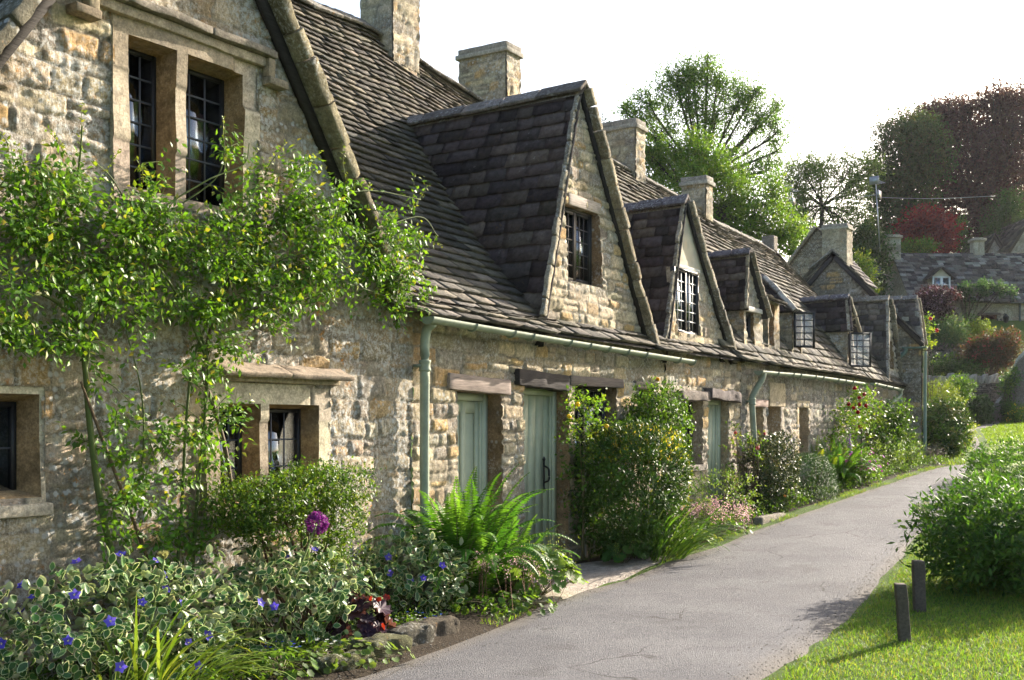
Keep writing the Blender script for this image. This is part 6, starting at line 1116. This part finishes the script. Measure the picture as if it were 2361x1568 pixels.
SW = MB(); Pa, Pb = [(2300, 935), (2325, 905), (2345, 862), (2352, 832), (2375, 805)], 45.5; r = np.random.default_rng(3)
ln_ = curve([at(x, y, 45.4-i*.15) for i, (x, y) in enumerate([(2308, 928), (2330, 900), (2348, 860), (2357, 828), (2385, 800)])], 24)
for i in range(len(ln_)-1): m_ = (ln_[i]+ln_[i+1])/2; dd = ln_[i+1]-ln_[i]; hb = m_[2]-1.3; rbox(SW, m_-[0, 0, .05], dd/2*.97, XR*.24, np.array([0, 0, .07]), np.array((.4, .39, .37))*r.uniform(.85, 1.15), res=.1, amp=.02, seed=i, r=.03); rbox(SW, m_*[1, 1, 0]+[0, 0, (m_[2]-.13+1.0)/2], dd*[1, 1, 0]/2+XR*.01, XR*.2, np.array([0, 0, max(.05, (m_[2]-.13-1.0)/2)]), (.17, .15, .13), res=.14, amp=.04, seed=i, freq=5)
tag(SW.build('sloping_wall', M['drystone'], None, True), 'wall climbing to the right beside the gate, its top of pale flat slabs', 'wall')
gt = thing('wooden_gate', 'small grey wooden picket gate at the end of the gravel path', 'gate', at(2300, 970, 44.5)); YGt = 44.6; zb, zt_ = Z_(969, YGt), Z_(930, YGt); xs = np.linspace(X_(2289, YGt), X_(2312, YGt), 8); pk = MB(); rl_ = MB(); gc = (.2, .17, .14)
for i, x in enumerate(xs): cbox(pk, (x-.022, YGt-.03, zb+.03), (x+.022, YGt-.005, zt_-.02+.04*math.sin(PI*i/7)), tuple(np.array(gc)*R(.8, 1.2)))
for z in (zb+.15, zt_-.15): cbox(rl_, (xs[0]-.02, YGt, z-.035), (xs[-1]+.02, YGt+.03, z+.035), gc)
for x in (xs[0]-.1, xs[-1]+.1): cbox(rl_, (x-.06, YGt-.04, zb-.2), (x+.06, YGt+.08, zt_+.05), (.15, .125, .1))
pk.build('pickets', M['wood'], gt); rl_.build('rails', M['wood'], gt)
# aerials, dish, wire
def aerial(label, x, yb, yt, Y, s_=1.):
    o = thing('tv_aerial', label, 'aerial', at(x[0], yb, Y), 'television aerials'); m = MB(); B, T = at(x[0], yb, Y), at(x[1], yt, Y); tube(m, [B, T], .03*s_, (.4, .41, .42), 6); m.build('mast', M['metal'], o); e = MB()
    for k, (dz, ln) in enumerate(((-.05, 1.0), (-.75, 1.2))):
        c0 = T+[0, 0, dz*s_]; ax = unit(XR*(-.8 if k else .5)+YR*.6); tube(e, [c0-ax*.2*s_, c0+ax*ln*s_*.8], .015*s_, (.4, .41, .42), 4); sd_ = unit(np.cross(ax, [0, 0, 1.]))
        for q in np.linspace(0, .75, 8): tube(e, [c0+ax*q*ln*s_-sd_*.22*s_, c0+ax*q*ln*s_+sd_*.22*s_], .008*s_, (.4, .41, .42), 4)
        obox(e, c0-ax*.2*s_, sd_*.25*s_, ax*.01, np.array([0, 0, .2*s_]), (.35, .35, .36))
    e.build('antenna', M['metal'], o)
aerial('tall leaning aerial mast in front of the dark trees', (2029, 2019), 580, 415, 57.); aerial('faint aerial mast among the light trees behind the row', (1826, 1822), 560, 435, 52., .8)
ds = MB(); c0 = at(2019, 626, 55.5); ax = unit(-YR*.8-XR*.55+[0, 0, .25]); e1 = unit(np.cross(ax, [0, 0, 1.])); e2 = np.cross(e1, ax); th = np.arange(16)*PI/8
V = [c0-ax*.06]+[c0-ax*.06+ax*.02+.14*(math.cos(t)*e1+math.sin(t)*e2*1.15) for t in th]+[c0+ax*.02+.3*(math.cos(t)*e1+math.sin(t)*e2*1.15) for t in th]; ds.add(np.array(V), [(1+i, 1+(i+1) % 16, 17+(i+1) % 16, 17+i) for i in range(16)], [(0, 1+(i+1) % 16, 1+i) for i in range(16)], (.035, .035, .04)); tube(ds, [c0-ax*.05, c0-ax*.25+XR*.15, c0+XR*.55-ax*.3-[0, 0, .1]], .025, (.04, .04, .04), 5); tube(ds, [c0-e2*.28, c0+ax*.35-e2*.1], .015, (.04, .04, .04), 4)
tag(ds.build('satellite_dish', M['iron'], None, True), 'dark satellite dish on the left end of the far cottage', 'dish')
wr = MB(); tube(wr, curve([at(2020, 455, 60), at(2150, 458, 61), at(2295, 452, 62)], 16), .014, (.3, .3, .3), 4); tag(wr.build('overhead_wire', M['metal'], None), 'thin overhead wire crossing in front of the copper tree', 'wire')
# far garden plants
def farplant(name, label, cat, parts, Y, pal, L, Wd, seed=1, flowers=None, trunk=None, mat='far', dr=.8, group=None, gap=0., k=6, kx=1.15, lay=None):
    x, y = parts[0][:2]; yb = max(p[1]+p[3] for p in parts); bs = at(x, yb, Y); bs[2] = min(bs[2], float(g(bs[0], -bs[1]))); o = thing(name, label, cat, bs, group); m = MB(); QQ = []
    for i, (x, y, rx, ry, n) in enumerate(parts): kk = Y/2600; Q, d = foliage(m, at(x, y, Y+R(-.3, .3)), (rx*kk*kx, rx*kk*dr*kx, ry*kk), n, L, Wd, pal, amp=.38, seed=seed+i, k=k, gap=gap); QQ.append((Q, d))
    m.build('foliage', M[mat], o); st = MB()
    for x, y, rx, ry, n in parts[:4]: stems(st, bs, [at(x+R(-.4, .4)*rx, y+R(-.3, .5)*ry, Y) for _ in range(3)], .035, (.07, .05, .035))
    st.build('stems', M['bark'], o)
    if flowers:
        f = MB(); colr, n, pr = flowers; Q = np.concatenate([q for q, _ in QQ]); D = np.concatenate([d for _, d in QQ]); ix = np.where(D@(-YR) > -.2)[0]; ix = rng.choice(ix, min(n, len(ix)), replace=False)
        P = np.repeat(Q[ix]+D[ix]*L, 5, 0)+rng.normal(size=(len(ix)*5, 3))*pr*.6; leaves(f, P, rdir(len(P)), rdir(len(P))-YR, np.full(len(P), pr), np.full(len(P), pr*.8), pick([colr], len(P), .2)); f.build('flowers', M['petal'], o)['kind'] = 'stuff'
    return o
PUR = [(.03, .012, .025), (.045, .018, .035), (.022, .01, .02)]
farplant('yellow_green_conifer', 'feathery yellow green shrub in front of the coping stones', 'shrub', [(2165, 920, 44, 42, 3600), (2140, 945, 34, 34, 1600), (2195, 935, 26, 30, 1200)], 38., [(.12, .17, .02), (.09, .14, .018), (.15, .19, .03)], .1, .03, 101)
farplant('green_shrub', 'rounded mid green shrub between the yellow green one and the coping wall', 'shrub', [(2216, 895, 26, 26, 1500), (2205, 905, 22, 24, 800)], 41., GRN, .1, .05, 102)
farplant('ivy_hedge', 'dark ivy covered hedge beside the wooden gate', 'hedge', [(2245, 950, 36, 34, 3800), (2268, 950, 22, 32, 2200), (2222, 955, 22, 28, 1800)], 43.5, DGRN, .11, .08, 103, mat='dense', dr=.5)
farplant('ivy_pillar', 'ivy clad pillar right of the wooden gate', 'ivy', [(2322, 952, 13, 24, 1400), (2320, 940, 11, 14, 500)], 44.4, DGRN, .1, .07, 104, mat='gloss')
farplant('ivy', 'trailing ivy hanging over the pale slabs of the sloping wall', 'ivy', [(2320, 890, 14, 28, 900), (2338, 870, 10, 20, 400)], 44.9, GRN+BLUEG, .1, .07, 105, mat='gloss')
farplant('yellow_flower_plant', 'plant with small yellow flowers on the bank right of the gate', 'flower', [(2340, 955, 16, 22, 900), (2358, 960, 14, 20, 500)], 44., GRN, .1, .04, 106, flowers=((.7, .5, .03), 16, .06))
farplant('purple_leaf_bush', 'purple leaved bush with pale pink blossom in front of the far cottage', 'bush', [(2150, 690, 36, 26, 2400), (2125, 720, 30, 34, 2200), (2170, 715, 26, 24, 1400), (2190, 680, 26, 10, 500), (2130, 770, 26, 34, 1600)], 52.5, PUR, .13, .07, 107, flowers=((.5, .32, .45), 150, .06))
farplant('climber', 'green climber spreading along the eaves of the far cottage', 'climber', [(2228, 668, 28, 13, 1300), (2270, 664, 32, 14, 1700), (2308, 668, 22, 12, 900), (2205, 676, 16, 10, 400), (2245, 695, 7, 20, 160), (2225, 705, 6, 22, 160), (2335, 676, 12, 9, 250)], 55., BLUEG, .11, .06, 108, dr=.35)
farplant('grey_green_shrub', 'grey green willowy shrub below the window of the far cottage', 'shrub', [(2160, 775, 38, 30, 2600), (2195, 770, 36, 34, 2200), (2140, 790, 28, 34, 1600), (2215, 790, 22, 26, 800)], 50.8, BLUEG+[(.1, .14, .06)], .16, .035, 109)
farplant('lime_shrub', 'small lime green shrub in front of the far dark door', 'shrub', [(2262, 765, 26, 22, 1300)], 52., LIME, .12, .06, 110); farplant('pink_rose', 'rose with a pink bloom between the far window and door', 'rose', [(2235, 755, 20, 26, 900)], 53., DGRN+GRN, .12, .06, 112, flowers=((.6, .12, .25), 3, .1))
farplant('red_tipped_shrub', 'big dark shrub with red tipped leaves above the coping stones', 'shrub', [(2280, 802, 40, 30, 3200), (2322, 802, 30, 36, 2600), (2245, 822, 28, 28, 2000), (2295, 838, 40, 22, 1600)], 48.5, [(.05, .045, .025), (.06, .045, .028), (.08, .04, .028), (.04, .045, .02)], .15, .06, 113, flowers=((.25, .06, .05), 60, .1))
farplant('dark_shrub', 'dark low shrubbery on the terrace behind the coping stones', 'shrub', [(2170, 850, 44, 22, 1600), (2225, 855, 44, 18, 1200)], 48., DGRN, .14, .08, 114)
# ---------------------------------------------------------------- trees
def tree(name, label, Y, fork, foot, clumps, pal, L, Wd, tr=.3, twig=5, seed=1, gap=0., bc=(.06, .05, .04), k=6, dr=.9, group=None, mat='far'):
    f0 = at(*fork, Y); b0 = at(*foot, Y); b0[2] = float(g(b0[0], -b0[1]))-.2; o = thing(name, label, 'tree', b0, group); t = MB(); m = MB(); rr = np.random.default_rng(seed)
    P = curve([b0, (b0+f0)/2+np.append(rr.uniform(-.15, .15, 2), 0), f0], 10); tube(t, P, np.linspace(tr*1.3, tr*.75, len(P)), bc, 8)
    for i, (x, y, rx, ry, n) in enumerate(clumps):
        kk = Y/2600; c = at(x, y, Y)+YR*rr.uniform(-1, 1)*dr*rx*kk*.9; rad = np.array([rx*kk, rx*kk*dr, ry*kk]); lean = f0*.62+c*.38+np.array([0, 0, -.05*np.linalg.norm(c-f0)])
        e = c-np.array([0, 0, rad[2]*.35]); P = curve([f0-[0, 0, tr], lean, e, c+[0, 0, rad[2]*.5]], 15); tube(t, P, np.linspace(tr*.42, tr*.08, len(P)), bc, 6); Q, d = foliage(m, c, rad, n, L, Wd, pal, amp=.45, seed=seed+i, k=k, shell=.45, gap=gap, sp=2.6, freq=2.8)
        for q in rr.choice(len(Q), min(twig, len(Q)), replace=False): j = rr.integers(4, len(P)-2); tube(t, curve([P[j], (P[j]+Q[q])/2+[0, 0, .03*rad[2]], Q[q]], 6), np.linspace(tr*.13, tr*.03, 6+0) if False else np.linspace(tr*.12, tr*.03, len(curve([P[j], (P[j]+Q[q])/2, Q[q]], 6))), bc, 4, False)
    t.build('trunk', M['bark'], o, True); m.build('crown', M[mat], o); return o
T1 = [(1600, 170, 70, 36, 1500), (1560, 200, 60, 40, 1300), (1655, 190, 50, 40, 1000), (1700, 225, 55, 45, 1300), (1500, 240, 60, 36, 1300), (1585, 250, 60, 40, 1200), (1650, 270, 60, 45, 1100), (1740, 280, 50, 50, 1000), (1475, 275, 45, 30, 800), (1530, 300, 55, 36, 1000), (1780, 300, 36, 50, 600), (1790, 240, 24, 28, 260), (1605, 320, 50, 40, 700), (1690, 340, 50, 45, 700), (1765, 380, 46, 50, 800), (1440, 250, 22, 16, 180), (1790, 340, 26, 26, 220), (1720, 410, 50, 45, 800), (1630, 140, 24, 16, 160), (1735, 215, 30, 24, 260)]
ASH = [(.065, .14, .03), (.085, .165, .036), (.055, .12, .028), (.1, .18, .038)]
tree('ash_tree', 'tall airy tree with spreading limbs, highest crown behind the row', 48., (1620, 410), (1640, 620), [(x, y, rx, ry, int(n*1.9)) for x, y, rx, ry, n in T1], ASH, .15, .06, .2, 8, 201, .3)
T2 = [(1540, 380, 60, 50, 2200), (1600, 360, 55, 45, 1800), (1500, 350, 40, 36, 1200), (1650, 400, 60, 50, 2000), (1580, 440, 70, 55, 2200), (1700, 450, 56, 50, 1800), (1650, 490, 70, 50, 2000), (1730, 510, 56, 45, 1600), (1780, 450, 40, 50, 1200), (1790, 540, 50, 40, 1400), (1840, 530, 36, 36, 800), (1700, 550, 60, 40, 1200), (1830, 575, 26, 24, 450)]
tree('leafy_tree', 'bright green full tree right behind the row chimneys, below the tallest crown', 43., (1630, 480), (1640, 640), [(x, y, rx, ry, int(n*1.5)) for x, y, rx, ry, n in T2], [(.075, .155, .02), (.095, .18, .025), (.06, .13, .018), (.12, .19, .03)], .16, .065, .24, 5, 221, .22)
tree('dark_tree', 'dark green tree glimpsed between the big dormer and its neighbouring chimney', 46., (1385, 380), (1385, 500), [(1380, 310, 30, 34, 1100), (1395, 345, 34, 40, 1200), (1365, 350, 20, 36, 500)], BLUEG, .18, .08, .2, 3, 241, .15)
T3 = [(1820, 480, 40, 40, 500), (1860, 520, 50, 36, 500), (1950, 530, 50, 40, 500), (1820, 400, 30, 30, 250), (2000, 390, 30, 30, 300), (1990, 530, 30, 40, 400), (1900, 380, 40, 26, 500), (1850, 400, 36, 30, 450), (1945, 395, 40, 34, 550), (1890, 430, 45, 34, 500), (1835, 440, 36, 40, 500), (1950, 440, 40, 36, 500), (1985, 420, 26, 40, 350), (1860, 480, 40, 30, 400), (1930, 490, 40, 30, 380), (1980, 480, 26, 30, 260)]
tree('slender_tree', 'thin pale tree with bare visible branches beyond the chimney, left of the dark copper tree', 60., (1896, 470), (1897, 560), [(x, y, rx*1.15, ry*1.1, int(n*3.2)) for x, y, rx, ry, n in T3], [(.12, .185, .06), (.14, .2, .065), (.1, .16, .055)], .17, .07, .14, 12, 251, .3)
T4 = [(2190, 330, 100, 70, 3600), (2280, 290, 90, 60, 3400), (2350, 270, 60, 55, 2200), (2330, 235, 40, 28, 900), (2280, 240, 50, 26, 900), (2240, 400, 110, 80, 3800), (2340, 380, 90, 80, 3400), (2160, 430, 90, 80, 3000), (2250, 490, 110, 70, 3200), (2350, 480, 80, 70, 2400), (2150, 520, 80, 60, 2200), (2430, 330, 80, 110, 2400), (2430, 480, 70, 80, 1500)]
BEE = [(.065, .032, .042), (.08, .038, .048), (.05, .026, .036), (.07, .045, .04)]
tree('copper_beech', 'huge dark copper tree filling the upper right corner', 72., (2260, 480), (2270, 600), [(x, y, rx*1.08, ry*1.05, int(n*1.9)) for x, y, rx, ry, n in T4]+[(2180, 270, 60, 40, 3000), (2130, 380, 60, 70, 3200), (2310, 330, 80, 80, 4500), (2200, 560, 120, 45, 4000), (2320, 560, 90, 45, 3500), (2230, 250, 30, 20, 700), (2150, 280, 55, 36, 2200), (2195, 255, 45, 30, 1500), (2120, 340, 60, 50, 2200), (2090, 300, 40, 40, 900)], BEE, .22, .12, .45, 5, 261, .05)
T5 = [(2090, 330, 65, 60, 2400), (2060, 400, 55, 65, 2200), (2120, 290, 50, 36, 1300), (2100, 440, 65, 60, 2200), (2040, 480, 45, 60, 1500), (2080, 530, 60, 50, 1600), (2030, 430, 26, 40, 500), (2140, 370, 50, 60, 1500)]
tree('dark_green_tree', 'dark green tree merging with the left side of the copper tree', 68., (2080, 500), (2080, 600), [(x, y, rx*1.1, ry*1.05, int(n*1.8)) for x, y, rx, ry, n in T5]+[(2025, 380, 30, 50, 1200), (2050, 310, 36, 40, 1200), (2015, 450, 24, 50, 1200), (2140, 300, 40, 30, 900), (2030, 540, 40, 50, 2000), (2130, 580, 60, 40, 2000), (2060, 590, 60, 40, 2000)], [(.05, .085, .035), (.065, .1, .04), (.042, .07, .033), (.08, .085, .042)], .19, .1, .3, 4, 281, .08)
tree('ivy_bank', 'dense dark evergreen bank between the two middle distant cottages', 58., (2000, 640), (2000, 700), [(2005, 560, 34, 45, 1500), (1985, 600, 34, 45, 1500), (2010, 640, 34, 50, 1500), (1965, 560, 26, 40, 800), (2025, 585, 26, 40, 900), (2000, 690, 30, 30, 800), (1975, 650, 22, 40, 600)], DGRN+BLUEG[:1], .2, .1, .2, 3, 291)
farplant('lime_shrub', 'yellow green shrub by the dish on the left of the far cottage', 'shrub', [(1995, 630, 26, 26, 900), (2000, 665, 22, 20, 600), (1985, 600, 22, 18, 400)], 53., LIME+GRN, .15, .07, 116)
RED = [(.2, .025, .035), (.26, .035, .04), (.15, .02, .035), (.12, .02, .04)]
tree('red_leaved_tree', 'round red leaved small tree above the far roof', 64., (2130, 570), (2135, 600), [(2130, 515, 50, 34, 2800), (2165, 535, 38, 36, 2000), (2105, 535, 36, 30, 1500), (2150, 565, 50, 24, 1500), (2185, 565, 24, 20, 600)], RED, .17, .09, .14, 3, 301, 0, dr=.9)
tree('small_conifer', 'small pointed green tree right of the red leaved tree', 66., (2213, 565), (2213, 600), [(2213, 560, 24, 22, 900), (2212, 535, 18, 24, 800), (2211, 515, 10, 16, 350)], GRN+BLUEG, .15, .05, .1, 3, 311)
tree('birch_tree', 'feathery green tree at the right edge behind the two gables', 66.5, (2325, 540), (2325, 600), [(2320, 480, 40, 36, 1700), (2345, 460, 34, 30, 1200), (2300, 510, 36, 34, 1400), (2340, 520, 40, 36, 1500), (2285, 545, 28, 28, 800), (2370, 490, 40, 50, 1300)], [(.05, .1, .035), (.065, .12, .04), (.04, .085, .03)], .16, .06, .14, 4, 321, .1)
farplant('garden_hedge', 'light green hedge behind the ridge of the far cottage, below the red tree', 'hedge', [(2100, 570, 28, 14, 1200), (2135, 568, 26, 14, 1200), (2075, 575, 18, 10, 500)], 61.5, GRN+LIME[:1], .13, .06, 117)
FLARE_HAZE = .00012  # density of the volume added to imitate lens flare veiling
# ---------------------------------------------------------------- light, sky, camera
SUN_EL, SUN_OUT = math.radians(22), math.radians(13)
sd = np.array([math.cos(SUN_EL)*math.cos(SUN_OUT), -math.cos(SUN_EL)*math.sin(SUN_OUT), math.sin(SUN_EL)])
L = bpy.data.lights.new('sun', 'SUN'); L.energy = 5.0; L.angle = math.radians(.5); L.color = (1, .9, .76)
so = bpy.data.objects.new('sun', L); col.objects.link(so)
from mathutils import Vector
so.rotation_euler = Vector(sd).to_track_quat('Z', 'Y').to_euler(); so.location = (20, -5, 15)
wd = bpy.data.worlds.new('World'); sc.world = wd; wd.use_nodes = True; nt = wd.node_tree
sk = nt.nodes.new('ShaderNodeTexSky'); sk.sky_type = 'NISHITA'; sk.sun_disc = False; sk.sun_elevation = SUN_EL; sk.sun_rotation = math.atan2(sd[0], sd[1])
sk.dust_density = 3.5; sk.air_density = 1.0; sk.ozone_density = 1.2
nt.links.new(sk.outputs[0], nt.nodes['Background'].inputs[0]); nt.nodes['Background'].inputs[1].default_value = .115
cd = bpy.data.cameras.new('camera'); co = bpy.data.objects.new('camera', cd); col.objects.link(co); sc.camera = co
c0 = cam(0, 0, EYE); co.location = c0; co.rotation_euler = (PI/2, 0, -math.atan2(DS[1], -NV[1]))
cd.sensor_width = 36; cd.lens = F/2361*36; cd.shift_y = (HZ-784)/2361; cd.clip_end = 2000; cd.clip_start = .05
sc.view_settings.view_transform = 'Standard'; sc.view_settings.look = 'None'; sc.view_settings.gamma = 1; sc.view_settings.exposure = 1.66
sc.cycles.max_bounces = 6; sc.cycles.diffuse_bounces = 3; sc.cycles.glossy_bounces = 3; sc.cycles.transmission_bounces = 4; sc.cycles.transparent_max_bounces = 8
sc.cycles.sample_clamp_indirect = 6
try: sc.cycles.use_denoising = True
except Exception: pass

hz = MB(); a, b = np.array([-330., -330., -7.]), np.array([330., 330., 42.]); obox(hz, (a+b)/2, ((b[0]-a[0])/2, 0, 0), (0, (b[1]-a[1])/2, 0), (0, 0, (b[2]-a[2])/2), (1, 1, 1))
hm = bpy.data.materials.new('flare_haze'); hm.use_nodes = True; hn = hm.node_tree; hn.nodes.remove(hn.nodes['Principled BSDF']); hv_ = hn.nodes.new('ShaderNodeVolumePrincipled'); hv_.inputs['Density'].default_value = FLARE_HAZE; hv_.inputs['Color'].default_value = (.9, .9, .97, 1); hv_.inputs['Anisotropy'].default_value = .45
hn.links.new(hv_.outputs[0], hn.nodes['Material Output'].inputs['Volume']); tag(hz.build('haze', hm, None), 'thin haze added for the veil of lens flare', None, None, 'stuff')
